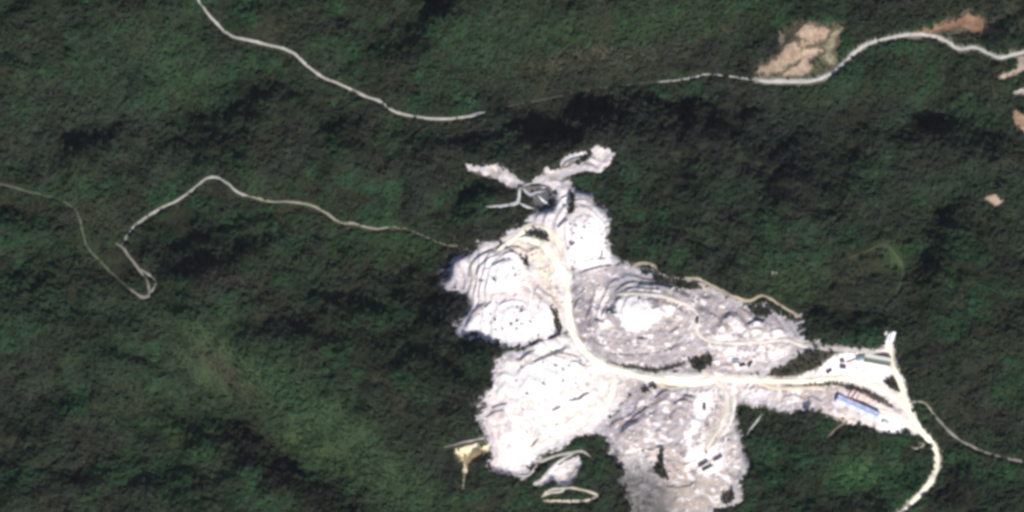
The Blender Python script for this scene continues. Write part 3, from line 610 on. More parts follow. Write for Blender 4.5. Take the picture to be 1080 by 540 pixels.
# forest ground: coarse sheet and fine forest faces in ONE mesh
ff = fq[own < 0].reshape(-1, 4)
u_, inv_ = np.unique(ff.ravel(), return_inverse=True)
TV = np.concatenate([CV, FV_[u_]]); TC = np.concatenate([CC, FC[u_]]); TF = np.concatenate([CF, inv_.reshape(-1, 4) + len(CV)])
terrain = link(bpy.data.objects.new("terrain", mesh_np("terrain", TV, TF, M_FLOOR, TC)))
tag(terrain, "steep hilly ground carrying the dark green forest around the quarry", kind="structure")
QNAMES = {
 'north': ("quarry_pit", "bright white quarry knob at the north end of the workings"),
 'northwest': ("quarry_pit", "white terraced quarry with an oval bench on the western side"),
 'east': ("quarry_pit", "grey terraced quarry around a white dome on the eastern side"),
 'southwest': ("quarry_pit", "white and cream quarry slope at the southwest with streaky spoil"),
 'south': ("quarry_pit", "mottled grey and tan southern workings reaching the bottom edge"),
 'yard': ("works_yard", "pale levelled works yard around the sheds at the road junction"),
 'prong': ("clearing", "slender pale clearing reaching northwest from the workings"),
 'prong_east': ("clearing", "white flared clearing reaching northeast from the workings"),
 'scar': ("clearing", "small yellow scar shaped like a funnel southwest of the quarry"),
 'spur': ("clearing", "white triangular spoil patch below the southwest quarry"),
 'hollow': ("quarry_hollow", "dark slate-coloured hollow west of the northern knob"),
}
for i, k in enumerate(keys):
    fs = fq[own == i].reshape(-1, 4)
    o = link(bpy.data.objects.new(QNAMES[k][0], submesh(fs, FV_, FC, QNAMES[k][0], M_ROCK)))
    tag(o, QNAMES[k][1], kind="structure")

# roads: cambered ribbons with ragged edges laid on the ground
rr = random.Random(5)
road_mats = {}
for ri, (nm, pts, wd, c, lb) in enumerate(ROADS):
    if c not in road_mats: road_mats[c] = noisy("road_surface", c, .17, .11, .95, 0, .3, 2.0)
    cl = catmull(pts, 1.5); cl = [p for p in cl if -178 < p[0] < 1258 and -178 < p[1] < 718]
    A = np.array(cl); tg = np.gradient(A, axis=0); tg /= np.linalg.norm(tg, axis=1)[:, None] + 1e-9
    nn = np.stack([-tg[:, 1], tg[:, 0]], 1); n = len(A)
    rg = np.random.default_rng(100 + ri)
    def wob(): 
        q = rg.standard_normal(n); ker = np.ones(5) / 5; return np.convolve(np.pad(q, 2, 'edge'), ker, 'valid')
    endt = np.clip(np.minimum(np.arange(n), np.arange(n)[::-1]) / 4.0, .25, 1)
    amp = .10 if wd > 4 else .22
    def slow():
        kk = min(15, max(3, (n // 2) * 2 - 1)); q = np.convolve(np.pad(rg.standard_normal(n), kk // 2, 'edge'), np.ones(kk) / kk, 'valid')[:n]; return q
    hl = wd / 2 * endt * (1 + amp * 2 * wob() + (.55 if wd > 3 else .3) * slow()); hr = wd / 2 * endt * (1 + amp * 2 * wob() + (.55 if wd > 3 else .3) * slow())
    prof = [(-1.0, -.35), (-.92, .14), (-.45, .22), (0, .25), (.45, .22), (.92, .14), (1.0, -.35)]
    base = np.max(np.stack([hz(A[:, 0] + nn[:, 0] * o_ * wd / 2, A[:, 1] + nn[:, 1] * o_ * wd / 2) for o_ in (-.9, -.45, 0, .45, .9)]), 0) + .25
    V = []
    for o_, dz in prof:
        ww = np.where(o_ < 0, hl, hr) * o_
        q = A + nn * ww[:, None]
        z = .35 * base + .65 * np.maximum(hz(q[:, 0], q[:, 1]), base - 1.2) + dz + .05 + .012 * (ri % 7)
        V.append(np.stack([(q[:, 0] - 540) * S, (270 - q[:, 1]) * S, z], 1))
    V = np.stack(V, 1).reshape(-1, 3); k = len(prof); ix = np.arange(n * k).reshape(n, k)
    f = np.stack([ix[:-1, :-1], ix[:-1, 1:], ix[1:, 1:], ix[1:, :-1]], -1).reshape(-1, 4)
    o = link(bpy.data.objects.new(nm, mesh_np(nm, V, f, road_mats[c]))); tag(o, lb, kind="structure")

# fields: thin worked-soil sheets with furrows
for (nm, pts, c, lb), m in zip(FIELDS, fmasks):
    x0, x1 = int(min(p[0] for p in pts)) - 3, int(max(p[0] for p in pts)) + 4; y0, y1 = int(min(p[1] for p in pts)) - 3, int(max(p[1] for p in pts)) + 4
    a, b = np.meshgrid(np.arange(x0, x1), np.arange(y0, y1)); mk = m[b - V0, a - U0]
    cu3, cv3 = np.floor((a + 177) / 3) * 3 - 177, np.floor((b + 177) / 3) * 3 - 177
    lo = np.maximum.reduce([hz(cu3, cv3), hz(cu3 + 3, cv3), hz(cu3, cv3 + 3), hz(cu3 + 3, cv3 + 3)])
    z = .5 * hz(a, b) + .5 * lo + .25 + .6 * np.clip(mk, 0, 1) + .06 * np.sin(a * 2.2 + b * 1.1)
    V = np.stack([(a - 540) * S, (270 - b) * S, z], -1).reshape(-1, 3); ix = np.arange(a.size).reshape(a.shape)
    f = np.stack([ix[1:, :-1], ix[1:, 1:], ix[:-1, 1:], ix[:-1, :-1]], -1)
    keep = (mk[:-1, :-1] > .35) & (mk[1:, 1:] > .35)
    o = link(bpy.data.objects.new(nm, submesh(f[keep].reshape(-1, 4), V, G[b - V0, a - U0].reshape(-1, 3), nm, M_FIELD))); tag(o, lb, kind="structure")

# ------------------------------------------------------------------ trees
def leaf_mat(name, instancer):
    m, n, b = mat(name, .75); b.inputs["Specular IOR Level"].default_value = .12
    geo = n.nodes.new("ShaderNodeNewGeometry")
    mr = n.nodes.new("ShaderNodeMapRange"); mr.inputs["To Min"].default_value = .86; mr.inputs["To Max"].default_value = 1.14
    n.links.new(geo.outputs["Random Per Island"], mr.inputs["Value"])
    v = n.nodes.new("ShaderNodeVectorMath"); v.operation = 'SCALE'
    if instancer:
        at = n.nodes.new("ShaderNodeAttribute"); at.attribute_type = 'INSTANCER'; at.attribute_name = "tint"; src = at.outputs["Color"]
    else:
        oi = n.nodes.new("ShaderNodeObjectInfo"); r = n.nodes.new("ShaderNodeValToRGB")
        r.color_ramp.elements[0].color = (.028, .030, .020, 1); r.color_ramp.elements[1].color = (.044, .050, .032, 1)
        n.links.new(oi.outputs["Random"], r.inputs[0]); src = r.outputs[0]
    n.links.new(src, v.inputs[0]); n.links.new(mr.outputs[0], v.inputs["Scale"]); n.links.new(v.outputs[0], b.inputs["Base Color"])
    return m
M_LEAF_F = leaf_mat("forest_leaves", True); M_LEAF = leaf_mat("leaves", False); M_BARK = noisy("bark", (.09, .07, .05), .3, 2.0)

def crown_arrays(seed, n=95, r=3.0, h=4.2, z0=4.4):
    """leaf sprays spread through an uneven crown: each a bent, tilted quad"""
    g = random.Random(seed); V = []; Fc = []
    lobes = [(Vector((g.gauss(0, .42) * r, g.gauss(0, .42) * r, z0 + g.uniform(-.35, .45) * h)), g.uniform(.38, .62) * r) for _ in range(7)] + [(Vector((0, 0, z0)), .75 * r)]
    for i in range(n):
        c, lr = lobes[i % len(lobes)]
        d = Vector((g.gauss(0, 1), g.gauss(0, 1), g.gauss(.25, .9))).normalized()
        p = c + d * lr * g.uniform(.55, 1.0)
        nrm = (d + Vector((g.gauss(0, .4), g.gauss(0, .4), 1.0 + g.gauss(0, .3)))).normalized()
        q = nrm.to_track_quat('Z', 'Y'); a = g.uniform(0, 6.28); s = g.uniform(.55, 1.05) * r * .31; b = len(V)
        for k, (x, y, z) in enumerate(((-1, -.5, -.15), (.1, -.9, 0), (1.1, .1, -.2), (0, .9, .05))):
            x, y = x * math.cos(a) - y * math.sin(a), x * math.sin(a) + y * math.cos(a)
            V.append(p + q @ Vector((x * s * g.uniform(.7, 1.2), y * s * g.uniform(.7, 1.2), z * s)))
        Fc.append((b, b + 1, b + 2, b + 3))
    return V, Fc
protos = []
for i in range(7):
    V, Fc = crown_arrays(200 + i, 95, 3.0, (2.2, 1.8, 2.6, 2.1, 1.7, 2.4, 2.0)[i], 3.8)
    mb = MB(); mb.tube((0, 0, -1.0), (0, 0, 3.8), .22, .12, 5)
    b = len(mb.v); mb.v += V; nf = len(mb.f); mb.f += [tuple(b + k for k in q) for q in Fc]
    me = bpy.data.meshes.new("forest_tree"); me.from_pydata([tuple(x) for x in mb.v], [], mb.f)
    me.materials.append(M_LEAF_F); me.materials.append(M_BARK)
    for k in range(nf): me.polygons[k].material_index = 1
    me.update(); protos.append(bpy.data.objects.new("forest_tree", me))

NOTREE = np.maximum.reduce([Q * (1 - ISLM), RMASK * .99, FM, hol * sstep(.3, -.1, NZ1)])
NOTREE *= 1 - .95 * sstep(.35, .6, gblob(657, 525, 10, 34) * (1 + .5 * NZ1))
rg = np.random.default_rng(77)
sp = 2.4
jx, jy = np.meshgrid(np.arange(-110, 1190, sp), np.arange(-110, 650, sp))
jx = (jx + rg.uniform(-.48, .48, jx.shape) * sp).ravel(); jy = (jy + rg.uniform(-.48, .48, jy.shape) * sp).ravel()
def samp(a, x, y):
    return a[np.clip(np.round(y - V0).astype(int), 0, NV - 1), np.clip(np.round(x - U0).astype(int), 0, NU - 1)]
SIZE = 1.0 + .24 * NZ3 + .14 * NZ1 - .45 * GRASS
size = samp(SIZE, jx, jy) * rg.lognormal(0, .24, jx.shape) * np.where(rg.random(jx.shape) < .04, 1.5, 1.0)
grass_s = samp(GRASS, jx, jy); near = samp(blur(Q, 3) * (1 - ISLM), jx, jy)
CLEAR = np.maximum.reduce([RMASK * (1 - THIN), FM, QM['scar'], QM['prong'], QM['prong_east'], QM['spur']])
keep = (samp(NOTREE, jx, jy) < .25) & (samp(CLEAR, jx + nx * 2.2, jy + ny * 2.2) < .5) & (samp(CLEAR, jx + nx * 3.8, jy + ny * 3.8) < .8) & (rg.random(jx.shape) > .22 * grass_s) & (rg.random(jx.shape) > .7 * samp(EARTHZ, jx, jy)) & (rg.random(jx.shape) > .06) & (rg.random(jx.shape) > .88 * sstep(.03, .42, near * (1 + .45 * samp(STRK, jx, jy))))
keep &= rg.random(jx.shape) > .93 * samp(FRINGE, jx, jy)
isl_s = samp(ISLM, jx, jy); keep &= isl_s < .3           # the islands carry single trees
size = np.where(near > .08, size * .75, size) * (1 - .35 * samp(RWIDE, jx, jy))
jx, jy, size = jx[keep], jy[keep], np.clip(size[keep] * .70, .26, 1.3)
# leaf colour by stand: lush, ordinary, olive, brownish; greyed where slopes turn from the sun
TINT = np.zeros((NV, NU, 3), np.float32); TINT[:] = (.040, .062, .034)
def tpaint(m, c, a=1.0):
    global TINT
    TINT += (np.array(c, np.float32) - TINT) * np.clip(m * a, 0, 1)[..., None]
LUSH = fbm(51, 1.1, 12, 130, math.radians(-25), 1.5)
tpaint(sstep(.1, 1.3, LUSH), (.032, .094, .040), .85); tpaint(sstep(.2, 1.4, -LUSH), (.042, .047, .040), .7)
tpaint(sstep(.1, 1.6, -NZ3), (.044, .055, .037), .7)
for b, c in [((172,58,26,26,0),(.042,.115,.040)), ((190,96,18,16,0),(.045,.11,.035)), ((640,28,90,12,-6),(.045,.10,.040)), ((540,45,50,20,-15),(.044,.085,.042)), ((322,466,16,7,28),(.055,.17,.045)), ((420,512,26,6,32),(.055,.12,.042)), ((905,500,26,16,0),(.040,.135,.045)),
             ((340,440,50,26,25),(.048,.085,.036)), ((944,272,9,18,-20),(.07,.11,.04)), ((830,300,30,14,0),(.055,.09,.04)), ((150,400,40,20,0),(.040,.09,.042)), ((185,460,24,20,0),(.042,.10,.036)), ((130,75,60,40,0),(.038,.078,.044)),
             ((230,392,40,12,40),(.065,.062,.042)), ((610,64,60,10,-6),(.060,.058,.042)), ((85,150,60,22,0),(.048,.066,.046)), ((380,300,50,20,0),(.045,.058,.036)), ((870,130,60,30,0),(.046,.062,.044)), ((240,295,40,7,18),(.062,.05,.046)),
             ((1040,190,30,20,0),(.042,.08,.042)), ((70,330,60,20,0),(.038,.072,.042)), ((420,262,26,8,0),(.05,.10,.036)), ((860,95,30,10,0),(.042,.085,.042)), ((730,60,50,14,0),(.055,.055,.046)), ((100,222,30,12,30),(.06,.07,.042)),
             ((620,140,90,30,-6),(.044,.048,.046)), ((1000,150,50,24,10),(.040,.046,.042)), ((500,330,24,40,0),(.046,.046,.042)), ((830,165,40,30,0),(.040,.048,.044)), ((770,130,30,30,0),(.040,.046,.044))]:  # mostly slopes facing away from the sun: shade greyed into the leaf tint
    tpaint(gblob(*b), c, .8)
rim = sstep(.03, .35, blur(Q, 8)) * np.clip(sstep(560, 520, uu) + sstep(470, 500, vv) * .5, 0, 1)
tpaint(rim, (.050, .043, .044), .8)
tpaint(SLOPE, (.043, .100, .043), .85); tpaint(VAL, (.052, .080, .042), .4); tpaint(gblob(228,390,34,8,40), (.060,.064,.044), .6)
tpaint(sstep(.12, .5, blur(Q, 3.0)), (.12, .11, .105), .55)
TINT = (TINT * .85 + TINT.mean(2, keepdims=True) * .15) * np.array((.605, .625, .55), np.float32) * (1 + .10 * NZ1 + .08 * NZ3)[..., None]
tint = samp(TINT, jx, jy) * rg.lognormal(0, .09, (len(jx), 1)) * rg.lognormal(0, .03, (len(jx), 3))
zz = hz(jx, jy) - .4
FP = np.stack([(jx - 540) * S, (270 - jy) * S, zz], 1)

# 300 of the trees stand apart as single objects (the islands in the workings first, then edges of the workings)
TREE_MAX = 300
crowns = []; trunks = []
for i in range(6):
    V, Fc = crown_arrays(400 + i, 110, 2.7, (3.6, 3.0, 4.2)[i % 3], 4.6)
    me = bpy.data.meshes.new("crown"); me.from_pydata([tuple(x) for x in V], [], Fc); me.materials.append(M_LEAF); me.update(); crowns.append(me)
    g = random.Random(i); mb = MB(); mb.tube((0, 0, -.8), (.1, 0, 3.6), .24, .13, 6)
    for k in range(4): a = k * 1.57 + g.random(); mb.tube((.05, 0, 2.4 + .25 * k), (1.3 * math.cos(a), 1.3 * math.sin(a), 4.2 + .3 * k), .10, .04, 4)
    me = bpy.data.meshes.new("trunk"); me.from_pydata([tuple(x) for x in mb.v], [], mb.f); me.materials.append(M_BARK); me.update(); trunks.append(me)
ISL_LABEL = {
 'loop': "small dark tree in the oval of scrub under the arching cream road", 'fork': "tree in the dark triangle of scrub at the haul road fork",
 'strip': "low tree in the thin green strip above the central haul road", 'bank': "tree on the wooded bank between upper track and haul road",
 'verge': "small tree on the brown verge west of the central haul road", 'oval': "tree in the dark oval ringed by pale track at the bottom",
 'knoll': "tree on the tiny dark knoll right of the oval bench", 'wedge': "tree in the green wedge inside the road junction",
 'median': "tree in the narrow strip below the straight haul road", 'darkslot': "tree in the dark slot between northern knob and tan ledge",
 'cliff': "tree clinging to the dark cliff in the southern workings", 'patch': "tree in the small scrub patch below the central haul road",
 'rimstrip': "tree in the dark strip below the tan rim track", 'rimeast': "tree in the dark hollow under the rim track's east end", 'hook': "tree inside the hook of the rim track",
}
nt_ = 0; rt = random.Random(9)
def single_tree(u, v, s, lab, grp):
    global nt_
    i = rt.randrange(6); o = empty("tree", P(u, v, -.2), rt.uniform(0, 6.28)); o.scale = (s, s, s * rt.uniform(.85, 1.15)); tag(o, lab, "tree", grp)
    link(bpy.data.objects.new("crown", crowns[i]), o); link(bpy.data.objects.new("trunk", trunks[rt.randrange(6)]), o); nt_ += 1
for k, m in IM.items():
    cells = np.argwhere(m > .5); rgk = np.random.default_rng(len(k) * 7 + 1); rgk.shuffle(cells); got = []
    for j, i in cells:
        u, v = i + U0, j + V0
        if samp(RMASK, np.array([u]), np.array([v]))[0] > .3: continue
        if all((u - a) ** 2 + (v - b) ** 2 > 2.7 ** 2 for a, b in got): got.append((u, v))
        if len(got) >= 34: break
    for u, v in got: single_tree(u + rt.uniform(-.4, .4), v + rt.uniform(-.4, .4), rt.uniform(.55, .95) * (.55 if k in ('median', 'strip') else 1), ISL_LABEL[k], ISL_LABEL[k].replace("tree", "trees", 1))
print("island trees", nt_)
# forest-edge trees along the workings
edge = np.where((samp(blur(Q, 4) * (1 - ISLM), jx, jy) > .12) & (jx > 465) & (jx < 960) & (jy > 150) & (jy < 536))[0]
edge = edge[np.argsort(-size[edge])][:max(0, TREE_MAX - nt_)]
for e in edge:
    u, v = jx[e], jy[e]
    side = ("north" if v < 240 else "west" if u < 560 and v < 440 else "south" if v > 430 and u < 720 else "east")
    single_tree(u, v, float(size[e]) * 1.55, {"north": "broad tree on the forest edge by the northern prongs", "west": "broad tree on the forest edge along the western workings",
        "south": "broad tree on the forest edge below the southern workings", "east": "broad tree on the forest edge along the eastern workings"}[side], "broad trees on the forest edge, " + side + " side")
rest = np.ones(len(jx), bool); rest[edge] = False
FP, tint, size = FP[rest], tint[rest], size[rest]
print("forest trees", len(FP), "single trees", nt_)

me = bpy.data.meshes.new("forest"); me.vertices.add(len(FP)); me.vertices.foreach_set("co", FP.astype(np.float32).ravel()); me.update()
def attr(n, ty, key, arr):
    a = me.attributes.new(n, ty, 'POINT'); a.data.foreach_set(key, np.ascontiguousarray(arr).ravel())
attr("tint", 'FLOAT_COLOR', "color", np.concatenate([tint, np.ones((len(tint), 1))], 1).astype(np.float32))
attr("size", 'FLOAT_VECTOR', "vector", np.stack([size, size, size * rg.uniform(.8, 1.25, len(size))], 1).astype(np.float32))
Hb = blur(H, 2.0); gy, gx = np.gradient(Hb / S)
n0x, n0y = -samp(gx, jx, jy)[rest] * .85 + rg.normal(0, .05, len(size)), samp(gy, jx, jy)[rest] * .85 + rg.normal(0, .05, len(size))
spin = rg.uniform(0, 6.28, len(size)); nl = np.sqrt(n0x ** 2 + n0y ** 2 + 1)
mx = (n0x * np.cos(spin) + n0y * np.sin(spin)) / nl; my = (-n0x * np.sin(spin) + n0y * np.cos(spin)) / nl
attr("turn", 'FLOAT_VECTOR', "vector", np.stack([-np.arcsin(my), np.arctan2(mx, 1 / nl), spin], 1).astype(np.float32))
attr("kindno", 'INT', "value", rg.integers(0, len(protos), len(size)).astype(np.int32))
forest = link(bpy.data.objects.new("forest", me)); me.materials.append(M_LEAF_F)
tag(forest, "dense dark green forest covering the hills all around the quarry", kind="stuff")
ng = bpy.data.node_groups.new("forest_scatter", 'GeometryNodeTree')
ng.interface.new_socket("Geometry", in_out='INPUT', socket_type='NodeSocketGeometry'); ng.interface.new_socket("Geometry", in_out='OUTPUT', socket_type='NodeSocketGeometry')
N = ng.nodes; L = ng.links
gi = N.new("NodeGroupInput"); go = N.new("NodeGroupOutput"); jn = N.new("GeometryNodeJoinGeometry")
for p in protos:
    oi = N.new("GeometryNodeObjectInfo"); oi.inputs["Object"].default_value = p; oi.inputs["As Instance"].default_value = True; L.new(oi.outputs["Geometry"], jn.inputs[0])
ip = N.new("GeometryNodeInstanceOnPoints"); L.new(gi.outputs[0], ip.inputs["Points"]); L.new(jn.outputs[0], ip.inputs["Instance"]); ip.inputs["Pick Instance"].default_value = True
def na(n, ty):
    a = N.new("GeometryNodeInputNamedAttribute"); a.data_type = ty; a.inputs["Name"].default_value = n; return a.outputs["Attribute"]
L.new(na("kindno", 'INT'), ip.inputs["Instance Index"]); L.new(na("size", 'FLOAT_VECTOR'), ip.inputs["Scale"])
er = N.new("FunctionNodeEulerToRotation"); L.new(na("turn", 'FLOAT_VECTOR'), er.inputs[0]); L.new(er.outputs[0], ip.inputs["Rotation"])
L.new(ip.outputs[0], go.inputs[0])
md = forest.modifiers.new("scatter", 'NODES'); md.node_group = ng

# ------------------------------------------------------------------ works buildings
M_CONC = noisy("concrete", (.45, .44, .42), .15, .4); M_WALLW = noisy("pale_wall", (.62, .61, .60), .08, .5); M_STEEL = noisy("grey_steel", (.22, .23, .25), .2, 1.0, .5, .6)
M_BLUE = [noisy("blue_roof_sheet", c, .08, .5, .45) for c in ((.50, .54, .78), (.58, .62, .82), (.46, .51, .74), (.64, .66, .82))]
M_DARKWALL = noisy("dark_cladding", (.06, .065, .08), .2, .5, .6); M_GREENROOF = noisy("dark_green_roof_sheet", (.085, .115, .10), .2, .5, .6); M_CREAMROOF = noisy("cream_roof_sheet", (.80, .77, .66), .06, .5, .6)
M_TEAL = noisy("teal_roof_sheet", (.16, .27, .31), .15, .5, .5); M_RED = noisy("red_paint", (.34, .07, .06), .2, .8, .5); M_WHITE = noisy("white_roof_sheet", (.82, .83, .86), .05, .5, .6)
M_YEL = noisy("weathered_plant_paint", (.11, .085, .05), .15, 1.0, .5); M_BLACK = noisy("rubber", (.02, .02, .022), .2, 2.0, .8); M_GLASS = noisy("cab_glass", (.03, .04, .05), .1, 1, .1); M_DARKP = noisy("dark_truck_paint", (.05, .05, .065), .2, 1, .5); M_BROWN = noisy("rusty_deck", (.10, .07, .055), .3, 1, .8)

def shed(name, u, v, L_, W_, hz_, rise, rz, bays, roofA, roofB, wall, label, door=True):
    """gabled shed: plinth, wall panels between posts, roof sheets per bay on both slopes, ridge cap, doors"""
    z = max(float(hz(u + dx, v + dy)) for dx in (-8, 0, 8) for dy in (-4, 0, 4)) * .5 + float(hz(u, v)) * .5
    o = empty(name, ((u - 540) * S, (270 - v) * S, z - .2), rz); tag(o, label, "shed")
    MB().box((0, 0, -.6), (L_ + 1.2, W_ + 1.2, 1.6)).build("plinth", M_CONC, o)
    bl = L_ / bays
    for sgn in (-1, 1):
        for k in range(bays):
            x = -L_ / 2 + bl * (k + .5)
            if not (door and k % 3 == 1 and sgn > 0): MB().box((x, sgn * W_ / 2, .2 + hz_ / 2), (bl - .15, .2, hz_)).build("wall_panel", wall, o)
            else:
                d = MB().box((x, sgn * W_ / 2, .2 + hz_ * .45), (bl - .3, .16, hz_ * .9)).build("door", M_STEEL, o)
                MB().box((x + bl * .3, sgn * (W_ / 2 + .14), 1.3), (.12, .12, .5)).build("handle", M_BLACK, d)
    for k in range(bays + 1):
        for sgn in (-1, 1): MB().box((-L_ / 2 + bl * k, sgn * (W_ / 2 + .05), .2 + hz_ / 2), (.3, .36, hz_)).build("post", M_STEEL, o)
    for sgn in (-1, 1):
        mb = MB(); mb.prism([(-W_ / 2, .2), (W_ / 2, .2), (W_ / 2, hz_ + .2), (0, hz_ + rise + .1), (-W_ / 2, hz_ + .2)], -.1, .1)
        g = mb.build("gable_wall", wall, o); g.location = (sgn * (L_ / 2 - .1), 0, 0); g.rotation_euler = (0, 0, math.pi / 2)
    a = math.atan2(rise, W_ / 2); sl = math.hypot(rise, W_ / 2) + .7
    for sgn in (-1, 1):
        for k in range(bays):
            x = -L_ / 2 + bl * (k + .5); mb = MB(); n = max(3, int(bl / 1.0))
            for q in range(n):      # standing ribs
                mb.box((-bl / 2 + bl * (q + .5) / n, 0, .05), (.12, sl, .10))
            mb.box((0, 0, 0), (bl - .06, sl, .08))
            r = mb.build("roof_sheet", (roofA if sgn > 0 else roofB)[(k * 5 + (sgn > 0)) % len(roofA if sgn > 0 else roofB)], o)
            r.location = (x, sgn * (W_ / 4 + .25), hz_ + .35 + rise / 2 - .1); r.rotation_euler = (-sgn * a, 0, 0)
    MB().box((0, 0, hz_ + rise + .46), (L_ + .4, .7, .12)).build("ridge_cap", M_STEEL, o)
    return o
ang = -math.atan2(20, 44.5)
shed("long_shed", 904.5, 429.5, 57, 9.2, 6.5, 2.0, ang, 9, M_BLUE, M_BLUE, M_DARKWALL, "long open shed with pale blue ribbed roof in the works yard")
shed("workshop_shed", 925.5, 379.5, 34, 9.5, 4.5, 1.6, -math.atan2(5, 28), 6, [M_CREAMROOF], [M_GREENROOF], M_WALLW, "shed with half cream, half dark green roof at the yard's north edge")
shed("tool_shed", 907.5, 377.5, 10, 5.5, 3.2, 1.0, math.radians(14), 2, [M_TEAL], [M_TEAL], M_WALLW, "small teal roofed shed beside the cream and green shed", False)
shed("store_shed", 889, 387, 7, 3.4, 2.6, .6, math.radians(-4), 2, [M_DARKWALL], [M_DARKWALL], M_DARKWALL, "tiny black roofed store alone on the white yard floor", False)
shed("guard_hut", 939.5, 354.5, 13, 7.5, 3.2, 1.0, math.radians(70), 2, [M_WHITE], [M_WHITE], M_WALLW, "white roofed hut at the upper end of the access road", False)
shed("pump_shed", 776, 381, 8, 3.6, 2.8, .7, math.radians(4), 2, [M_BLUE[2]], [noisy("slate_roof_sheet", (.16, .17, .22), .1)], M_WALLW, "small slate blue shed beside two dark trucks near the fork", False)
shed("fuel_store", 888.2, 380.6, 5, 3, 2.4, .5, math.radians(20), 2, [M_DARKWALL], [M_DARKWALL], M_WALLW, "tiny dark roofed store just above the lone black store", False)
shed("site_office", 934, 446, 8, 4, 2.8, .7, ang, 2, [M_WHITE], [M_WHITE], M_WALLW, "small white roofed office on the pale pad southeast of the blue shed", False)
# yard wall
o = empty("yard_wall", P(898.5, 380.3), math.radians(18)); tag(o, "low dark wall running west from the teal shed", "wall")
for k in range(6): MB().box((-6 + k * 2.4, 0, .9), (2.34, .4, 2.4)).build("wall_panel", M_DARKWALL, o)
for k in range(7): MB().box((-7.2 + k * 2.4, 0, 1.0), (.3, .6, 2.7)).build("post", M_CONC, o)
# red gantries
for i, (a, b, lb) in enumerate((((902.2, 410.5), (896.2, 421.5), "red portal gantry crane nearer the haul road, by the blue shed"), ((907, 413.5), (901, 423.5), "red portal gantry crane nearer the access road, by the blue shed"))):
    A, B = P(*a), P(*b); c = (A + B) / 2; ln = (B - A).xy.length; rz = math.atan2((B - A).y, (B - A).x)
    o = empty("gantry_crane", (c.x, c.y, min(A.z, B.z)), rz); tag(o, lb, "crane", "red gantry cranes")
    mb = MB()
    for y in (-.7, .7): mb.box((0, y, 7.6), (ln, .5, .9))
    for k in range(6): mb.box((-ln / 2 + ln * (k + .5) / 6, 0, 7.3), (.25, 1.4, .2))
    mb.build("girder", M_RED, o)
    for sx in (-1, 1):
        for sy in (-1, 1): MB().beam((sx * (ln / 2 - .6), sy * 1.5, 0), (sx * (ln / 2 - .6), sy * .7, 7.3), .4).build("leg", M_RED, o)
    t_ = MB().box((ln * .15, 0, 8.4), (1.8, 1.9, .8)).build("trolley", M_STEEL, o); MB().tube((ln * .15, 0, 8), (ln * .15, 0, 3.2), .06).build("hoist_rope", M_BLACK, t_)

# ------------------------------------------------------------------ vehicles
def wheel(parent, x, y, r, wd):
    o = MB().tube((0, -wd / 2, 0), (0, wd / 2, 0), r, n=12).build("wheel", M_BLACK, parent); o.location = (x, y, r)
    MB().tube((0, -wd / 2 - .03, 0), (0, wd / 2 + .03, 0), r * .5, n=8).build("hub", M_STEEL, o); return o
def flatbed(u, v, rz, label, group):
    o = empty("flatbed_truck", P(u, v, .35), rz); tag(o, label, "truck", group)
    MB().box((0, 0, 1.05), (13.2, .9, .35)).build("chassis", M_BLACK, o)
    MB().box((-1.5, 0, 1.4), (10.2, 2.7, .25)).build("deck", M_BROWN, o)
    c = MB().prism([(3.9, .7), (6.6, .7), (6.6, 1.9), (6.3, 3.1), (3.9, 3.3)], -1.3, 1.3).build("cab", M_DARKP, o)
    MB().prism([(6.63, 2.0), (6.68, 2.0), (6.42, 2.95), (6.37, 2.95)], -1.1, 1.1).build("windscreen", M_GLASS, c)
    MB().box((-5.9, 0, 2.3), (.15, 2.6, 1.6)).build("tailboard", M_BROWN, o); MB().box((3.5, 0, 2.4), (.15, 2.6, 1.8)).build("headboard", M_DARKP, o)
    for sy in (-1.35, 1.35): MB().box((-1.2, sy, 2.0), (9.2, .1, 1.0)).build("side_board", M_DARKP, o)
    for x in (-5.2, -4.0, -2.8, 2.6, 5.4):
        for y in (-1.1, 1.1): wheel(o, x, y, .52, .4)
    return o
for u, v, rz, lb in ((741.5, 489.2, 28, "middle of three long dark trucks on the southern pit floor"), (745.5, 493.6, 27, "lowest of three long dark trucks on the southern pit floor"), (757, 483.2, 27, "easternmost of three long dark trucks on the southern pit floor")):
    flatbed(u, v, math.radians(rz), lb, "long trucks on the southern pit floor")
def dumper(u, v, rz, label, group):
    o = empty("dump_truck", P(u, v, .3), rz); tag(o, label, "truck", group)
    MB().box((0, 0, 1.0), (7.6, 1.2, .4)).build("chassis", M_BLACK, o)
    c = MB().prism([(2.0, 1.0), (4.1, 1.0), (4.1, 2.0), (3.7, 3.0), (2.0, 3.1)], -1.3, 1.3).build("cab", M_DARKP, o); MB().prism([(4.12, 2.05), (4.17, 2.05), (3.8, 2.95), (3.75, 2.95)], -1.1, 1.1).build("windscreen", M_GLASS, c)
    mb = MB(); mb.box((-1.2, 0, 1.5), (5.4, 2.6, .2)); mb.box((-1.2, 1.4, 2.3), (5.6, .15, 1.7)); mb.box((-1.2, -1.4, 2.3), (5.6, .15, 1.7)); mb.box((1.6, 0, 2.5), (.15, 2.9, 2.0)); mb.box((-4.0, 0, 2.2), (.15, 2.9, 1.4)); mb.build("tipper_body", M_DARKP, o)
    for x in (-2.8, -1.4, 2.7):
        for y in (-1.15, 1.15): wheel(o, x, y, .6, .45)
    return o
for u, v, rz, lb in ((783, 385, 12, "smaller of two dark tipper trucks by the slate blue shed"), (791, 384.2, 55, "larger looking of two dark tipper trucks, farther from the slate blue shed"), (735.6, 337.8, 80, "dark tipper truck alone on the road around the white dome"), (743, 429, 85, "dark tipper truck alone on the white southern slope"), (874.5, 391.5, 35, "dark tipper truck at the yard's western corner")):
    dumper(u, v, math.radians(rz), lb, "dark tipper trucks in the workings")
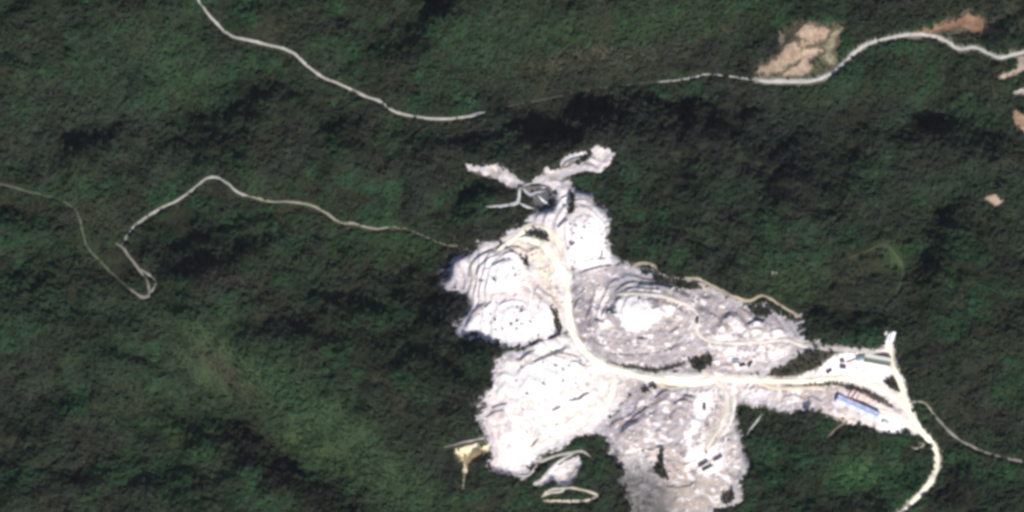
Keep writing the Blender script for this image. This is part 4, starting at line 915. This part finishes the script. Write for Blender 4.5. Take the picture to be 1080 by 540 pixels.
def excavator(u, v, rz, label, group):
    o = empty("excavator", P(u, v, .2), rz); o.scale = (.72, .72, .72); tag(o, label, "excavator", group)
    for sy in (-1.25, 1.25):
        t_ = MB().prism([(-2.2, .35), (-1.9, 0), (1.9, 0), (2.2, .35), (2.0, .95), (-2.0, .95)], sy - .32, sy + .32).build("track", M_BLACK, o)
    MB().tube((0, 0, .8), (0, 0, 1.25), .9, n=10).build("turntable", M_STEEL, o)
    h = MB().prism([(-2.6, 1.25), (1.2, 1.25), (1.2, 2.1), (-.2, 2.5), (-2.4, 2.6), (-2.7, 2.0)], -1.35, 1.35).build("house", M_YEL, o)
    c = MB().box((.75, .85, 2.5), (1.6, 1.0, 1.9)).build("cab", M_YEL, o); MB().box((1.58, .85, 2.8), (.06, .85, 1.0)).build("window", M_GLASS, c)
    MB().beam((1.0, -.1, 1.9), (3.8, -.1, 5.0), .45).beam((3.8, -.1, 5.0), (5.8, -.1, 4.5), .4).build("boom", M_YEL, o)
    MB().beam((5.8, -.1, 4.7), (6.6, -.1, 1.7), .32).build("stick", M_YEL, o)
    MB().prism([(6.0, 1.9), (6.9, 1.8), (7.1, .9), (6.3, .5), (5.7, 1.0)], -.7, .5).build("bucket", M_STEEL, o)
    return o
for u, v, rz, lb in ((521.5, 295.5, 150, "excavator at the lower left rim of the oval bench"), (744.8, 477, 100, "excavator just above the three long dark trucks"), (522.3, 337, 70, "excavator at the west of the white western pit floor"),
                     (539.3, 342, 20, "lower of the two excavators in the middle of the western pit floor"), (545.5, 338.5, 30, "upper of the two excavators in the middle of the western pit floor"), (602.5, 257.5, 35, "excavator on the northern white knob"), (550.5, 328, 10, "excavator near the brown ramp of the western pit"), (678, 357, 10, "excavator below the white eastern dome")):
    excavator(u, v, math.radians(rz), lb, "excavators in the workings")

# ------------------------------------------------------------------ quarried blocks
M_STONE = noisy("quarried_stone", (.70, .67, .67), .18, .5, .9, 0, .4); M_STONE2 = noisy("grey_stone", (.38, .36, .38), .2, .5, .9, 0, .4)
blocks = []
for i in range(8):
    g = random.Random(60 + i); mb = MB(); mb.box((0, 0, .45), (1.6, 1.1, 1.0), 0, None, g.uniform(.7, .95))
    b = len(mb.v); mb.v = [p + Vector((g.uniform(-.2, .2), g.uniform(-.2, .2), g.uniform(-.12, .15))) for p in mb.v]
    me = bpy.data.meshes.new("stone_block"); me.from_pydata([tuple(x) for x in mb.v], [], mb.f); me.materials.append(M_STONE if i < 5 else M_STONE2); me.update(); blocks.append(me)
BL = [("pale stone block on the white western pit floor", [(504,270,585,356)], 50, 'northwest'), ("pale stone block on the grey eastern spoil around the dome", [(612,292,800,378)], 80, 'east'),
      ("stone block on the southwestern quarry slope", [(526,380,640,470)], 45, 'southwest'), ("stone block on the mottled southern workings", [(655,405,785,520)], 70, 'south'), ("stone block on the northern white knob", [(586,200,640,280)], 25, 'north'), ("stone block set down on the works yard", [(850,376,945,452)], 24, 'yard')]
for lb, ((x0, y0, x1, y1),), n, key in BL:
    k = 0; tries = 0
    while k < n and tries < 5000:
        tries += 1; u, v = rt.uniform(x0, x1), rt.uniform(y0, y1)
        a, b = np.array([u]), np.array([v])
        if samp(QM[key], a, b)[0] < .8 or samp(RMASK, a, b)[0] > .2 or samp(ISLM, a, b)[0] > .2: continue
        if key == 'yard' and (abs((u - 904.5) * .912 + (v - 430) * .41) < 28 and abs(-(u - 904.5) * .41 + (v - 430) * .912) < 8): continue
        bi = rt.randrange(8); lb2 = ("pale " if bi < 5 else "dark grey ") + lb.replace("pale ", "")
        o = link(bpy.data.objects.new("stone_block", blocks[bi])); o.location = P(u, v, -.15); s = rt.uniform(1.1, 2.4) * (.6 if key == 'yard' else 1)
        o.scale = (s, s, s * rt.uniform(.8, 1.3)); o.rotation_euler = (rt.uniform(-.2, .2), rt.uniform(-.2, .2), rt.uniform(0, 6.28)); tag(o, lb2, "stone block", lb2.replace("stone block", "stone blocks")); k += 1

# ------------------------------------------------------------------ the air between the satellite and the hills
hm = bpy.data.materials.new("thin_haze"); hm.use_nodes = True; hn = hm.node_tree; hn.nodes.clear()
pv = hn.nodes.new("ShaderNodeVolumePrincipled"); pv.inputs["Density"].default_value = HAZE; pv.inputs["Color"].default_value = (.80, .78, .95, 1)
ho = hn.nodes.new("ShaderNodeOutputMaterial"); hn.links.new(pv.outputs[0], ho.inputs["Volume"])
zb = float(H.min()) - 60
hb = MB().box((0, 0, (CAM_H + 200 + zb) / 2), (11000, 11000, CAM_H + 200 - zb)).build("haze", hm)
tag(hb, "thin pale haze over the whole landscape", kind="stuff")
